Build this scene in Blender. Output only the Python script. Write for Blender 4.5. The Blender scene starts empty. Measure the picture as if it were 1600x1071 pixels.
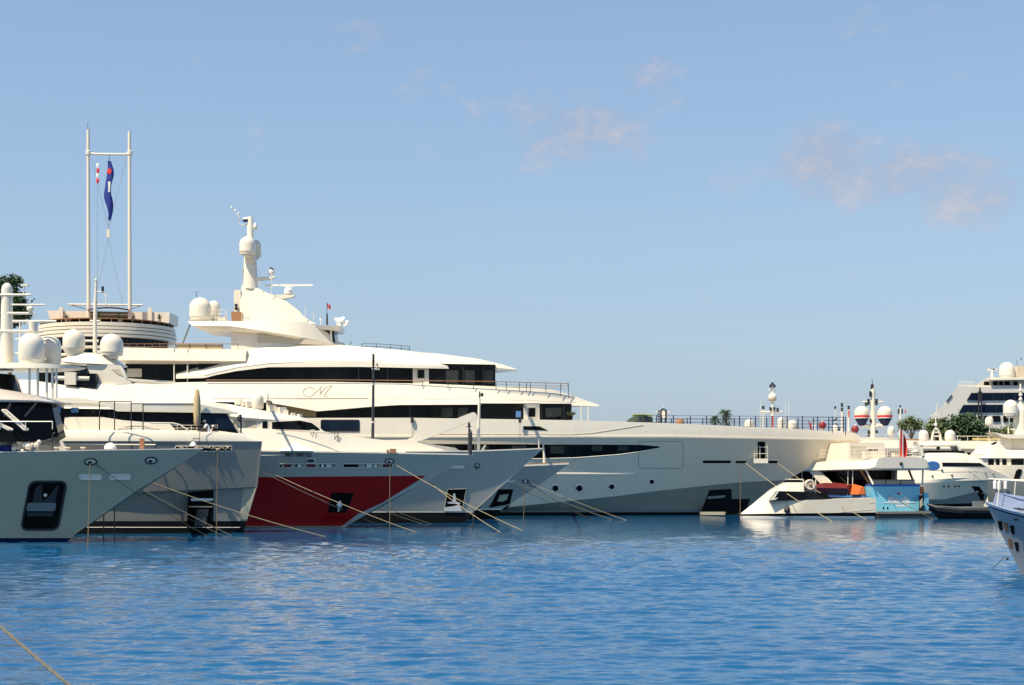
import bpy, bmesh, math, random
import numpy as np
from mathutils import Vector, Matrix, noise as mnoise
from mathutils.bvhtree import BVHTree
R = math.radians
rnd = random.Random(7)
sc = bpy.context.scene
col = sc.collection

# ------------------------------------------------------------------ camera
F = 2400.0; HC = 3.75; YH = 752.0           # focal length (photo px), eye height, horizon row
cam = bpy.data.cameras.new("camera"); camo = bpy.data.objects.new("camera", cam); col.objects.link(camo)
camo.location = (0, 0, HC); camo.rotation_euler = (R(90), 0, 0)
cam.sensor_width = 36; cam.lens = F / 1600 * 36; cam.shift_y = (YH - 535.5) / 1600
cam.clip_start = 0.5; cam.clip_end = 20000
sc.camera = camo

# ------------------------------------------------------------------ light
SUN_AZ = R(227)      # compass style: 0 = +Y (away from camera), clockwise; 212 = behind the camera, to the left
SUN_EL = R(58)
sun = bpy.data.lights.new("sun", 'SUN'); suno = bpy.data.objects.new("sun", sun); col.objects.link(suno)
sd = Vector((math.sin(SUN_AZ) * math.cos(SUN_EL), math.cos(SUN_AZ) * math.cos(SUN_EL), math.sin(SUN_EL)))
suno.rotation_euler = sd.to_track_quat('Z', 'Y').to_euler()
suno.location = (-60, -60, 90)
sun.energy = 4.6; sun.angle = R(0.5); sun.color = (1.0, 0.88, 0.68)
sc.view_settings.view_transform = 'Standard'; sc.view_settings.look = 'None'
sc.view_settings.gamma = 1.0; sc.view_settings.use_curve_mapping = False
sc.view_settings.exposure = 0.62

world = bpy.data.worlds.new("World"); sc.world = world; world.use_nodes = True
wn = world.node_tree.nodes; wl = world.node_tree.links
def wmath(op, a, b=None, clamp=False):
    n = wn.new('ShaderNodeMath'); n.operation = op; n.use_clamp = clamp
    for i, s in enumerate((a, b)):
        if s is None: continue
        if isinstance(s, (int, float)): n.inputs[i].default_value = s
        else: wl.new(s, n.inputs[i])
    return n.outputs[0]
def build_world():
    bg = wn['Background']; bg.inputs[1].default_value = 0.10
    sky = wn.new('ShaderNodeTexSky'); sky.sky_type = 'NISHITA'; sky.sun_disc = False
    sky.sun_elevation = SUN_EL; sky.sun_rotation = SUN_AZ
    sky.air_density = 1.0; sky.dust_density = 0.3; sky.ozone_density = 1.0; sky.altitude = 0
    tc = wn.new('ShaderNodeTexCoord'); sp = wn.new('ShaderNodeSeparateXYZ'); wl.new(tc.outputs['Generated'], sp.inputs[0])
    az = wmath('ARCTAN2', sp.outputs[0], sp.outputs[1])
    el = wmath('ARCSINE', sp.outputs[2])
    cb = wn.new('ShaderNodeCombineXYZ'); wl.new(az, cb.inputs[0]); wl.new(wmath('MULTIPLY', el, 1.5), cb.inputs[1])
    nz = wn.new('ShaderNodeTexNoise'); nz.inputs['Scale'].default_value = 26; nz.inputs['Detail'].default_value = 9
    nz.inputs['Roughness'].default_value = 0.66; wl.new(cb.outputs[0], nz.inputs['Vector'])
    tot = None
    for (px, py, rx, ry, a) in ((905, 205, 130, 60, .8), (1015, 128, 62, 46, .62), (1290, 265, 90, 62, 1.0), (1420, 290, 150, 50, .95),
                                (1530, 315, 110, 60, .85), (560, 68, 80, 24, .42), (1375, 52, 90, 30, .42), (1150, 290, 55, 34, .35), (1270, 330, 90, 40, .35), (760,150,160,90,.25)):
        u = wmath('MULTIPLY', wmath('SUBTRACT', az, math.atan((px - 800) / F)), F / (rx * 1.3))
        v = wmath('MULTIPLY', wmath('SUBTRACT', el, math.atan((YH - py) / F)), F / (ry * 1.35))
        r2 = wmath('ADD', wmath('MULTIPLY', u, u), wmath('MULTIPLY', v, v))
        m = wmath('MULTIPLY', wmath('SUBTRACT', 1.0, r2, True), a)
        tot = m if tot is None else wmath('MAXIMUM', tot, m)
    # all-round thin cloud behind the camera too (seen only in reflections)
    g = wmath('SUBTRACT', wmath('ADD', tot, wmath('MULTIPLY', nz.outputs['Fac'], 2.8)), 1.72)
    g = wmath('MULTIPLY', wmath('MULTIPLY', g, 1.3, True), 0.58, True)
    tint = wn.new('ShaderNodeMix'); tint.data_type = 'RGBA'; tint.blend_type = 'MULTIPLY'; tint.inputs[0].default_value = 1
    wl.new(sky.outputs[0], tint.inputs[6]); tint.inputs[7].default_value = (1.0, 1.09, 1.12, 1)
    hz = wn.new('ShaderNodeMix'); hz.data_type = 'RGBA'
    hf = wmath('MULTIPLY', wmath('POWER', 2.718, wmath('MULTIPLY', wmath('MAXIMUM', el, 0.0), -3.4)), .92)
    wl.new(hf, hz.inputs[0]); wl.new(tint.outputs[2], hz.inputs[6]); hz.inputs[7].default_value = (2.10, 2.58, 3.42, 1)
    tint = hz
    cr = wn.new('ShaderNodeMix'); cr.data_type = 'RGBA'
    wl.new(g, cr.inputs[0]); wl.new(tint.outputs[2], cr.inputs[6]); cc = wn.new('ShaderNodeValToRGB'); cc.color_ramp.elements[0].position = .46; cc.color_ramp.elements[1].position = .66; cc.color_ramp.elements[0].color = (.30, .31, .385, 1); cc.color_ramp.elements[1].color = (.47, .42, .425, 1); wl.new(nz.outputs['Fac'], cc.inputs[0]); cs = wn.new('ShaderNodeVectorMath'); cs.operation = 'SCALE'; cs.inputs['Scale'].default_value = 9.0; wl.new(cc.outputs[0], cs.inputs[0]); wl.new(cs.outputs[0], cr.inputs[7])
    wl.new(cr.outputs[2], bg.inputs[0])
    return tint
sky_tint = build_world()

# ------------------------------------------------------------------ helpers
CAM = Vector((0, 0, HC))
def P(px, py, D): return Vector(((px - 800) / F * D, D, HC + (YH - py) / F * D))
def zpy(py, D): return HC + (YH - py) / F * D
def DW(py): return HC * F / (py - YH)       # distance of a point of the water at a photo row

def mat_base(name):
    m = bpy.data.materials.new(name); m.use_nodes = True
    return m, m.node_tree.nodes, m.node_tree.links, m.node_tree.nodes['Principled BSDF']

def paint(name, c, rough=0.25, coat=0.0, var=0.06, scale=0.5, streak=0.05, metallic=0.0, bump=0.02, spec=0.5):
    m, n, l, b = mat_base(name)
    tc = n.new('ShaderNodeTexCoord')
    n1 = n.new('ShaderNodeTexNoise'); n1.inputs['Scale'].default_value = scale; n1.inputs['Detail'].default_value = 5
    l.new(tc.outputs['Object'], n1.inputs['Vector'])
    mp = n.new('ShaderNodeMapping'); mp.inputs['Scale'].default_value = (2.2, 2.2, 0.12); l.new(tc.outputs['Object'], mp.inputs[0])
    n2 = n.new('ShaderNodeTexNoise'); n2.inputs['Scale'].default_value = 1.6; n2.inputs['Detail'].default_value = 4; l.new(mp.outputs[0], n2.inputs['Vector'])
    ma = n.new('ShaderNodeMath'); ma.operation = 'MULTIPLY_ADD'; l.new(n1.outputs['Fac'], ma.inputs[0]); ma.inputs[1].default_value = 2 * var; ma.inputs[2].default_value = 1 - var
    mb_ = n.new('ShaderNodeMath'); mb_.operation = 'MULTIPLY_ADD'; l.new(n2.outputs['Fac'], mb_.inputs[0]); mb_.inputs[1].default_value = 2 * streak; mb_.inputs[2].default_value = 1 - streak
    mm = n.new('ShaderNodeMath'); mm.operation = 'MULTIPLY'; l.new(ma.outputs[0], mm.inputs[0]); l.new(mb_.outputs[0], mm.inputs[1])
    mx = n.new('ShaderNodeVectorMath'); mx.operation = 'SCALE'; mx.inputs[0].default_value = c[:3]; l.new(mm.outputs[0], mx.inputs['Scale'])
    l.new(mx.outputs[0], b.inputs['Base Color'])
    b.inputs['Roughness'].default_value = rough; b.inputs['Metallic'].default_value = metallic
    b.inputs['Coat Weight'].default_value = coat; b.inputs['Coat Roughness'].default_value = 0.05
    b.inputs['Specular IOR Level'].default_value = spec
    if bump:
        n3 = n.new('ShaderNodeTexNoise'); n3.inputs['Scale'].default_value = 0.7; n3.inputs['Detail'].default_value = 2; l.new(tc.outputs['Object'], n3.inputs['Vector'])
        bp = n.new('ShaderNodeBump'); bp.inputs['Strength'].default_value = bump * 4; bp.inputs['Distance'].default_value = 0.15; l.new(n3.outputs['Fac'], bp.inputs['Height']); l.new(bp.outputs[0], b.inputs['Normal'])
    return m

def glassy(name, c=(0.004, 0.0045, 0.005), rough=0.04, band=0.35, c2=(0.012, 0.013, 0.013), spec=0.13):
    m, n, l, b = mat_base(name)
    tc = n.new('ShaderNodeTexCoord'); mp = n.new('ShaderNodeMapping'); mp.inputs['Scale'].default_value = (band, band, 0.05); l.new(tc.outputs['Object'], mp.inputs[0])
    vz = n.new('ShaderNodeTexNoise'); vz.inputs['Scale'].default_value = 1.0; vz.inputs['Detail'].default_value = 3; l.new(mp.outputs[0], vz.inputs['Vector'])
    cr = n.new('ShaderNodeValToRGB'); cr.color_ramp.elements[0].position = 0.5; cr.color_ramp.elements[1].position = 0.72
    cr.color_ramp.elements[0].color = (*c, 1); cr.color_ramp.elements[1].color = (*c2, 1); l.new(vz.outputs['Fac'], cr.inputs[0])
    l.new(cr.outputs[0], b.inputs['Base Color']); b.inputs['Roughness'].default_value = rough; b.inputs['Specular IOR Level'].default_value = spec
    return m

WH = paint('white_gelcoat', (.75, .685, .555), .22, .3)
WH2 = paint('cream_gelcoat', (.74, .66, .52), .3, .2)
HULLW = paint('pale_grey_hull_paint', (.70, .605, .44), .25, .25, var=.05)
CHINE = paint('flare_shaded_lower_hull', (.21, .205, .155), .3, .15, var=.16, scale=.9)  # darker copy of the hull colour, shade of the inturned flare painted in
GREYH = paint('mid_grey_hull_paint', (.225, .215, .18), .3, .15, var=.06)
GREYD = paint('dark_grey_hull_paint', (.15, .16, .155), .3, .2, var=.12)
SAGE = paint('sage_grey_hull_paint', (.37, .355, .25), .3, .2, var=.07)
SILV = paint('silver_hull_paint', (.40, .385, .315), .28, .25, var=.06)
LILAC = paint('grey_white_gelcoat', (.58, .53, .47), .25, .3)
RED = paint('red_hull_paint', (.30, .003, .003), .4, 0, var=.12, spec=.2)
BLACK = paint('black_antifouling', (.010, .011, .012), .5, 0, var=.3, scale=1.5, spec=.03)
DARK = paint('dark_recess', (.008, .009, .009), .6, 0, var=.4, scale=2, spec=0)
NAVY = paint('navy_paint', (.005, .014, .07), .4, 0, spec=.2)
GLASS = glassy('dark_window_glass')
GLASSB = glassy('blue_window_glass', (.004, .010, .022), .05, .3, (.010, .025, .05), .2)
CURT = paint('dim_curtains_behind_glass', (.040, .043, .036), .15, 0, var=.5, scale=1.2, spec=.15)
STEEL = paint('polished_steel', (.80, .73, .60), .2, 0, metallic=.05, bump=0)
DSTEEL = paint('dark_steel', (.05, .05, .052), .4, 0, metallic=.4, bump=0)
TEAK = paint('teak', (.33, .15, .07), .5, 0, var=.2, scale=4)
ROPE = paint('yellowed_rope', (.36, .29, .17), .9, 0, var=.25, scale=6, bump=0)
ROPEF = paint('grey_tan_rope', (.13, .118, .09), .9, 0, var=.35, scale=9, bump=0)
ROPED = paint('shade_dimmed_rope', (.075, .06, .032), .9, 0, var=.3, scale=3, bump=0)  # rope colour darkened to carry the shade on the hanging lines
TAN = paint('tan_canvas', (.52, .39, .21), .9, 0, var=.1, scale=2)
BROWN = paint('brown_canvas', (.30, .15, .07), .9, 0, var=.15, scale=1)
KHAKI = paint('khaki_panel', (.20, .165, .075), .6, 0, var=.12)
BLUEC = paint('sky_blue_paint', (.18, .50, .63), .3, .2, var=.06)
BLUEF = paint('blue_cloth', (.012, .03, .21), .8, 0, var=.2, scale=3)
REDC = paint('red_cloth', (.62, .03, .025), .8, 0, var=.2, scale=3)
WHITEC = paint('white_cloth', (.80, .77, .71), .85, 0)
ORNG = paint('orange_plastic', (.75, .16, .03), .45, 0)
REDB = paint('dark_red_rubber', (.22, .012, .014), .45, 0)
RUBBER = paint('black_rubber', (.015, .016, .018), .55, 0, var=.3)
BRONZE = paint('pale_bronze', (.50, .40, .28), .35, 0, metallic=.3)
CONC = paint('concrete', (.36, .33, .28), .85, 0, var=.2, scale=.4)
STONE = paint('pale_stone', (.52, .45, .34), .8, 0, var=.1)
SKIN = paint('skin', (.42, .22, .14), .6, 0, bump=0)
BARK = paint('bark', (.12, .085, .055), .9, 0, var=.3, scale=5)
SHIPG = paint('ship_grey_white', (.62, .58, .50), .4, 0, var=.05)
LBLUE = paint('blue_grey_hull', (.20, .22, .24), .2, .4, var=.08)
PALEB = paint('sky_glint_and_gunwale_blue', (.10, .22, .45), .08, 0)  # sky light put into the colour of pane patches; plain blue on the gunwale

def foliage(name, c1, c2):
    m, n, l, b = mat_base(name)
    g = n.new('ShaderNodeNewGeometry'); cr = n.new('ShaderNodeValToRGB')
    cr.color_ramp.elements[0].color = (*c1, 1); cr.color_ramp.elements[1].color = (*c2, 1)
    l.new(g.outputs['Random Per Island'], cr.inputs[0]); l.new(cr.outputs[0], b.inputs['Base Color'])
    b.inputs['Roughness'].default_value = .6
    return m
LEAFD = foliage('dark_leaves', (.012, .035, .012), (.045, .085, .022))
LEAFO = foliage('olive_leaves', (.04, .07, .018), (.11, .13, .035))
LEAFP = foliage('palm_leaves', (.015, .045, .015), (.05, .10, .03))

WORLD = {}     # world location of every object that parents something
def interp(pts, x):
    if x <= pts[0][0]: return pts[0][1]
    for a, b in zip(pts, pts[1:]):
        if x <= b[0]:
            t = (x - a[0]) / max(1e-9, b[0] - a[0]); return a[1] + t * (b[1] - a[1])
    return pts[-1][1]

class MB:
    def __init__(s): s.v = []; s.f = []
    def add(s, vs, fs):
        o = len(s.v); s.v += [Vector(v) for v in vs]; s.f += [tuple(i + o for i in f) for f in fs]; return s
    def box(s, c, d, rz=0, m=None):
        c = Vector(c); h = Vector(d) / 2
        vs = [Vector((x * h.x, y * h.y, z * h.z)) for x in (-1, 1) for y in (-1, 1) for z in (-1, 1)]
        rot = m if m is not None else Matrix.Rotation(rz, 3, 'Z')
        return s.add([c + rot @ v for v in vs], [(0, 1, 3, 2), (4, 6, 7, 5), (0, 4, 5, 1), (2, 3, 7, 6), (0, 2, 6, 4), (1, 5, 7, 3)])
    def tube(s, pts, r, r1=None, n=8):
        pts = [Vector(p) for p in pts]; k = len(pts); r1 = r if r1 is None else r1; vs = []; fs = []
        for i, p in enumerate(pts):
            t = (pts[min(i + 1, k - 1)] - pts[max(i - 1, 0)]).normalized()
            a = t.orthogonal().normalized() if abs(t.z) > .9 else t.cross(Vector((0, 0, 1))).normalized()
            if abs(t.z) > .9: a = (Vector((1, 0, 0)) - t * t.x).normalized()
            b = t.cross(a); rr = r + (r1 - r) * i / max(1, k - 1)
            for j in range(n):
                w = 2 * math.pi * j / n; vs.append(p + a * (rr * math.cos(w)) + b * (rr * math.sin(w)))
        for i in range(k - 1):
            for j in range(n): fs.append((i * n + j, i * n + (j + 1) % n, (i + 1) * n + (j + 1) % n, (i + 1) * n + j))
        fs.append(tuple(range(n))[::-1]); fs.append(tuple((k - 1) * n + j for j in range(n)))
        return s.add(vs, fs)
    def lathe(s, c, prof, n=24, sx=1, sy=1):
        c = Vector(c); vs = []; fs = []; k = len(prof)
        for r, z in prof:
            for j in range(n):
                w = 2 * math.pi * j / n; vs.append(c + Vector((r * sx * math.cos(w), r * sy * math.sin(w), z)))
        for i in range(k - 1):
            for j in range(n): fs.append((i * n + j, i * n + (j + 1) % n, (i + 1) * n + (j + 1) % n, (i + 1) * n + j))
        fs.append(tuple(range(n))[::-1]); fs.append(tuple((k - 1) * n + j for j in range(n)))
        return s.add(vs, fs)
    def ball(s, c, r, n=14, sz=1.0, sx=1.0):
        k = n // 2
        return s.lathe(c, [(max(.002, r * math.sin(math.pi * i / k)), -r * sz * math.cos(math.pi * i / k)) for i in range(k + 1)], n, sx)
    def prism(s, poly, D0, D1):
        a = [P(x, y, D0) for x, y in poly]; b = [Vector((p.x, D1, p.z)) for p in a]; n = len(a)
        return s.add(a + b, [tuple(range(n))[::-1], tuple(range(n, 2 * n))] + [(i, (i + 1) % n, n + (i + 1) % n, n + i) for i in range(n)])
    def loft(s, rows, Dc, n=56, cap_top=True, cap_bot=True, pw=1.35):
        """rows, top to bottom: (polyline in photo px on the near side, half-width function of 0..1, optional fixed z)"""
        m = len(rows); near = []; far = []
        for row in rows:
            pts, wf = row[0], row[1]; z = row[2] if len(row) > 2 else None
            x0, x1 = pts[0][0], pts[-1][0]; a = []; b = []
            for i in range(n):
                t = 1 - (1 - i / (n - 1)) ** pw; x = x0 + (x1 - x0) * t; w = max(.02, wf(t)); D = Dc - w
                p = P(x, interp(pts, x), D)
                if z is not None: p.z = z
                a.append(p); b.append(Vector((p.x, 2 * Dc - p.y, p.z)))
            near.append(a); far.append(b)
        vs = [p for a in near for p in a] + [p for a in far for p in a]; o = m * n; fs = []
        for k in range(m - 1):
            for i in range(n - 1):
                fs.append((k * n + i, (k + 1) * n + i, (k + 1) * n + i + 1, k * n + i + 1))
                fs.append((o + k * n + i, o + k * n + i + 1, o + (k + 1) * n + i + 1, o + (k + 1) * n + i))
        for i in range(n - 1):
            if cap_top: fs.append((i, i + 1, o + i + 1, o + i))
            if cap_bot: q = (m - 1) * n; fs.append((q + i, o + q + i, o + q + i + 1, q + i + 1))
        for i in (0, n - 1):
            fs.append(tuple(k * n + i for k in range(m)) + tuple(o + k * n + i for k in reversed(range(m))))
        return s.add(vs, fs)
    def surf(s): return BVHTree.FromPolygons(s.v, s.f)
    def build(s, name, m, parent=None, ang=32, loc=None):
        me = bpy.data.meshes.new(name)
        if parent is not None: base = WORLD[parent.name]
        elif loc is not None: base = Vector(loc)
        else:
            xs = [v.x for v in s.v]; ys = [v.y for v in s.v]; base = Vector(((min(xs) + max(xs)) / 2, (min(ys) + max(ys)) / 2, min(v.z for v in s.v)))
        me.from_pydata([v - base for v in s.v], [], s.f)
        bm = bmesh.new(); bm.from_mesh(me); bmesh.ops.recalc_face_normals(bm, faces=bm.faces); bm.to_mesh(me); bm.free()
        me.polygons.foreach_set('use_smooth', [True] * len(me.polygons)); me.set_sharp_from_angle(angle=R(ang))
        me.materials.append(m)
        o = bpy.data.objects.new(name, me); col.objects.link(o)
        if parent is not None: o.parent = parent
        else: o.location = base
        WORLD[o.name] = base.copy()
        return o

def tag(o, label=None, cat=None, group=None, kind=None):
    if label: o['label'] = label
    if cat: o['category'] = cat
    if group: o['group'] = group
    if kind: o['kind'] = kind
    return o
def thing(name, label, cat, loc, group=None):
    o = bpy.data.objects.new(name, None); col.objects.link(o); o.location = loc; o.empty_display_size = .5
    WORLD[o.name] = Vector(loc); return tag(o, label, cat, group)

def W(w, s0=.6, p=2.0, tail=.0):
    """half-width: full, then tapering to the bow"""
    return lambda t: w if t <= s0 else tail + (w - tail) * (1 - ((t - s0) / (1 - s0)) ** p)
def C(w): return lambda t: w

def cast(surf, px, py, off=0.0, Dd=None):
    d = (P(px, py, 100.0) - CAM).normalized()
    hit = surf.ray_cast(CAM, d)
    if hit[0] is None:
        if Dd is None: return None
        return CAM + d * (Dd / d.y) - d * off
    return hit[0] - d * off
def ycol(poly, x):
    ys = []
    for (x0, y0), (x1, y1) in zip(poly, poly[1:] + poly[:1]):
        if x0 == x1:
            if x == x0: ys += [y0, y1]
        elif min(x0, x1) <= x <= max(x0, x1): ys.append(y0 + (y1 - y0) * (x - x0) / (x1 - x0))
    return (min(ys), max(ys)) if ys else None
def patch(surf, poly, off=.03, nx=14, ny=4, Dd=None, depth=.06):
    """a thin fitted panel lying on a curved surface"""
    x0 = min(p[0] for p in poly); x1 = max(p[0] for p in poly); e = (x1 - x0) * 1e-4
    xs = sorted(set([x0 + e] + [x0 + (x1 - x0) * i / nx for i in range(1, nx)] + [x1 - e] + [p[0] for p in poly if x0 + e < p[0] < x1 - e]))
    fr = []; bk = []; last = Dd
    for x in xs:
        a, b = ycol(poly, x)
        for j in range(ny + 1):
            y = a + (b - a) * j / ny
            p = cast(surf, x, y, off, last)
            if p is None: p = P(x, y, 100)
            last = p.y
            d = (p - CAM).normalized(); fr.append(p); bk.append(p + d * depth)
    m = ny + 1; n = len(xs); o = len(fr); fs = []
    for i in range(n - 1):
        for j in range(ny):
            q = (i * m + j, (i + 1) * m + j, (i + 1) * m + j + 1, i * m + j + 1); fs.append(q); fs.append(tuple(o + k for k in q[::-1]))
        for j in (0, ny): a, b = i * m + j, (i + 1) * m + j; fs.append((a, b, o + b, o + a))
    for i in (0, n - 1):
        for j in range(ny): a, b = i * m + j, i * m + j + 1; fs.append((a, b, o + b, o + a))
    return MB().add(fr + bk, fs)
def line_on(surf, pts, r=.03, off=.01, step=8, closed=False, Dd=None):
    q = []
    pp = pts + pts[:1] if closed else pts
    for a, b in zip(pp, pp[1:]):
        k = max(1, int(math.hypot(b[0] - a[0], b[1] - a[1]) / step))
        for i in range(k): q.append((a[0] + (b[0] - a[0]) * i / k, a[1] + (b[1] - a[1]) * i / k))
    q.append(pp[-1]); out = []; last = Dd
    for x, y in q:
        p = cast(surf, x, y, off, last)
        if p is None: continue
        last = p.y; out.append(p)
    return MB().tube(out, r, n=6)
def rrect(x0, y0, x1, y1, r, skew=0.0, k=4):
    """rounded, optionally slanted rectangle; skew shifts the bottom edge in x"""
    pts = []
    for cx, cy, a0 in ((x1 - r, y0 + r, -90), (x1 - r, y1 - r, 0), (x0 + r, y1 - r, 90), (x0 + r, y0 + r, 180)):
        for i in range(k + 1):
            a = R(a0 + 90 * i / k); x = cx + r * math.cos(a); y = cy + r * math.sin(a)
            pts.append((x + skew * (y - y0) / (y1 - y0), y))
    return pts
def circ(cx, cy, r, k=16, ry=None): return [(cx + r * math.cos(2 * math.pi * i / k), cy + (ry or r) * math.sin(2 * math.pi * i / k)) for i in range(k)]

def text_on(surf, s, px, py, h, name, m, parent, off=.02, wscale=1.0, shear=0, Dd=None, bold=0.0):
    cu = bpy.data.curves.new('t', 'FONT'); cu.body = s; cu.shear = shear; cu.offset = bold
    o = bpy.data.objects.new('t', cu); col.objects.link(o)
    dg = bpy.context.evaluated_depsgraph_get(); me = bpy.data.meshes.new_from_object(o.evaluated_get(dg))
    hh = max(v.co.y for v in me.vertices); k = h / hh
    x0 = min(v.co.x for v in me.vertices); mb = MB()
    vs = [cast(surf, px + (v.co.x - x0) * k * wscale, py - v.co.y * k, off, Dd) for v in me.vertices]
    mb.add(vs, [tuple(p.vertices) for p in me.polygons])
    bpy.data.objects.remove(o); bpy.data.curves.remove(cu); bpy.data.meshes.remove(me)
    return mb.build(name, m, parent)

def radome(px, ytop, ybot, wpx, D, parent, m=None, cone=False, name='radar_dome', foot=True):
    r = wpx / 2 / F * D; zb = zpy(ybot, D); zt = zpy(ytop, D); h = zt - zb; c = ((px - 800) / F * D, D, zb)
    prof = [(r * .55, -0.25), (r * .6, 0)] if foot else [(r * .4, 0)]
    if cone: prof += [(r * .62, 0), (r * .98, h * .26), (r, h * .28)]
    else: prof += [(r * .93, .001), (r * .97, h * .12), (r * .985, h * .13), (r, h * .14)]
    hs = min(r, h * .55)
    prof += [(r, h - hs)] + [(max(.004, r * math.cos(R(a))), h - hs + hs * math.sin(R(a))) for a in (12, 24, 36, 48, 60, 72, 82, 90)]
    o = MB().lathe(c, prof, 28).build(name, m or WH, parent)
    MB().lathe((c[0], c[1], c[2] + h * (.30 if cone else .15)), [(r * 1.0, -.02), (r * 1.012, -.015), (r * 1.012, .015), (r, .02)], 28).build('seam_ring', LILAC, o)
    return o

def rope(a, b, sag=.3, r=.035, m=None, label='', group='mooring ropes', n=14):
    a = Vector(a); b = Vector(b)
    pts = [a.lerp(b, i / n) - Vector((0, 0, sag * 4 * (i / n) * (1 - i / n))) for i in range(n + 1)]
    return tag(MB().tube(pts, r * .7, n=6).build('mooring_rope', m or ROPE, loc=a), label, 'rope', group)
def wpt(px, py): 
    p = P(px, py, DW(py)); p.z = -.15; return p
def stem_for(px_list): return px_list

# ------------------------------------------------------------------ water: one sheet to the horizon, real waves near the camera
def water():
    rs = np.random.RandomState(3)
    ys = [-60., -20., 2., 10.]
    y = 16.0
    while y < 230: ys.append(y); y += max(.075, y * y * 0.00005)
    ys += [250, 300, 380, 500, 700, 1100, 2000, 4000, 8000, 15000]
    ys = np.array(ys); us = np.concatenate([[-30, -8, -3, -1.5, -1.0], np.linspace(-.62, .62, 680), [1.0, 1.5, 3, 8, 30]])
    Y, U = np.meshgrid(ys, us, indexing='ij'); X = U * (np.abs(Y) * .8 + 12)
    Z = np.zeros_like(X); dy = np.gradient(ys)[:, None] * np.ones_like(X)
    gx = np.gradient(X, axis=1)
    for i in range(110):
        lam = .20 * (10 ** (rs.rand() * 1.0)); th = R(rs.normal(94, 24)); k = 2 * math.pi / lam
        amp = .0064 * lam ** .66 * (.5 + rs.rand()); ph = rs.rand() * 6.28
        fade = np.clip(lam / (2.6 * np.maximum(dy * abs(math.sin(th)) + gx * abs(math.cos(th)), 1e-3)) - .5, 0, 1)
        kx, ky = k * math.cos(th), k * math.sin(th)
        warp = .5 * np.sin(X * .13 + ph) + .5 * np.sin(Y * .11 + 2 * ph)
        a = kx * X + ky * Y + ph + warp * 1.6
        Z += fade * amp * (np.sin(a) + .38 * np.cos(2 * a)) * (.72 + .4 * np.sin(X * .06 + Y * .045 + ph * 3))
    Yw = Y + 7 * np.sin(X * .09) + 4 * np.sin(X * .23 + 1)
    Z *= .42 + .68 / (1 + np.exp(-(Yw - 62) / 6.0)) - .36 / (1 + np.exp(-(Yw - 104) / 5.0))
    Z *= ((Y > 14) & (Y < 229) & (np.abs(U) < .63))
    ny, nx = X.shape
    me = bpy.data.meshes.new('water'); co = np.stack([X, Y, Z], -1).reshape(-1, 3)
    idx = np.arange(ny * nx).reshape(ny, nx); q = np.stack([idx[:-1, :-1], idx[:-1, 1:], idx[1:, 1:], idx[1:, :-1]], -1).reshape(-1, 4)
    me.vertices.add(len(co)); me.vertices.foreach_set('co', co.ravel()); me.loops.add(q.size); me.loops.foreach_set('vertex_index', q.ravel().astype(np.int32))
    me.polygons.add(len(q)); me.polygons.foreach_set('loop_start', np.arange(0, q.size, 4, dtype=np.int32)); me.polygons.foreach_set('loop_total', np.full(len(q), 4, np.int32))
    me.update(calc_edges=True); me.polygons.foreach_set('use_smooth', [True] * len(q))
    m, n, l, b = mat_base('harbour_water')
    tc = n.new('ShaderNodeTexCoord'); mp = n.new('ShaderNodeMapping'); mp.inputs['Scale'].default_value = (.6, 1.4, 1); l.new(tc.outputs['Object'], mp.inputs[0])
    n1 = n.new('ShaderNodeTexNoise'); n1.inputs['Scale'].default_value = 3.6; n1.inputs['Detail'].default_value = 6; l.new(mp.outputs[0], n1.inputs['Vector'])
    n2 = n.new('ShaderNodeTexNoise'); n2.inputs['Scale'].default_value = .045; n2.inputs['Detail'].default_value = 4; l.new(mp.outputs[0], n2.inputs['Vector'])
    bp = n.new('ShaderNodeBump'); bp.inputs['Strength'].default_value = .55; bp.inputs['Distance'].default_value = .06
    sy = n.new('ShaderNodeSeparateXYZ'); l.new(tc.outputs['Object'], sy.inputs[0]); mr = n.new('ShaderNodeMapRange'); l.new(sy.outputs[1], mr.inputs[0]); mr.inputs[1].default_value = 110; mr.inputs[2].default_value = 80; mr.inputs[3].default_value = .16; mr.inputs[4].default_value = .40; l.new(mr.outputs[0], bp.inputs['Strength'])
    l.new(n1.outputs['Fac'], bp.inputs['Height']); l.new(bp.outputs[0], b.inputs['Normal'])
    cr = n.new('ShaderNodeValToRGB'); cr.color_ramp.elements[0].position = .3; cr.color_ramp.elements[1].position = .7
    cr.color_ramp.elements[0].color = (.004, .066, .178, 1); cr.color_ramp.elements[1].color = (.009, .092, .212, 1); l.new(n2.outputs['Fac'], cr.inputs[0]); l.new(cr.outputs[0], b.inputs['Base Color'])
    b.inputs['Roughness'].default_value = .07; b.inputs['IOR'].default_value = 1.33; b.inputs['Specular IOR Level'].default_value = .75
    me.materials.append(m); o = bpy.data.objects.new('water', me); col.objects.link(o); o['kind'] = 'structure'
water()

def quays():
    a = MB().box((-100, 250, -.6), (70, 420, 5.2)); a.box((-65.2, 250, 1.95), (.8, 420, .35)); tag(a.build('quay', CONC), kind='structure')
    b = MB().box((80, 262, -.4), (289, 26, 5.2)); b.box((80, 249.2, 2.15), (289, .7, .35)); tag(b.build('breakwater', CONC), kind='structure')
quays()

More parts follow.
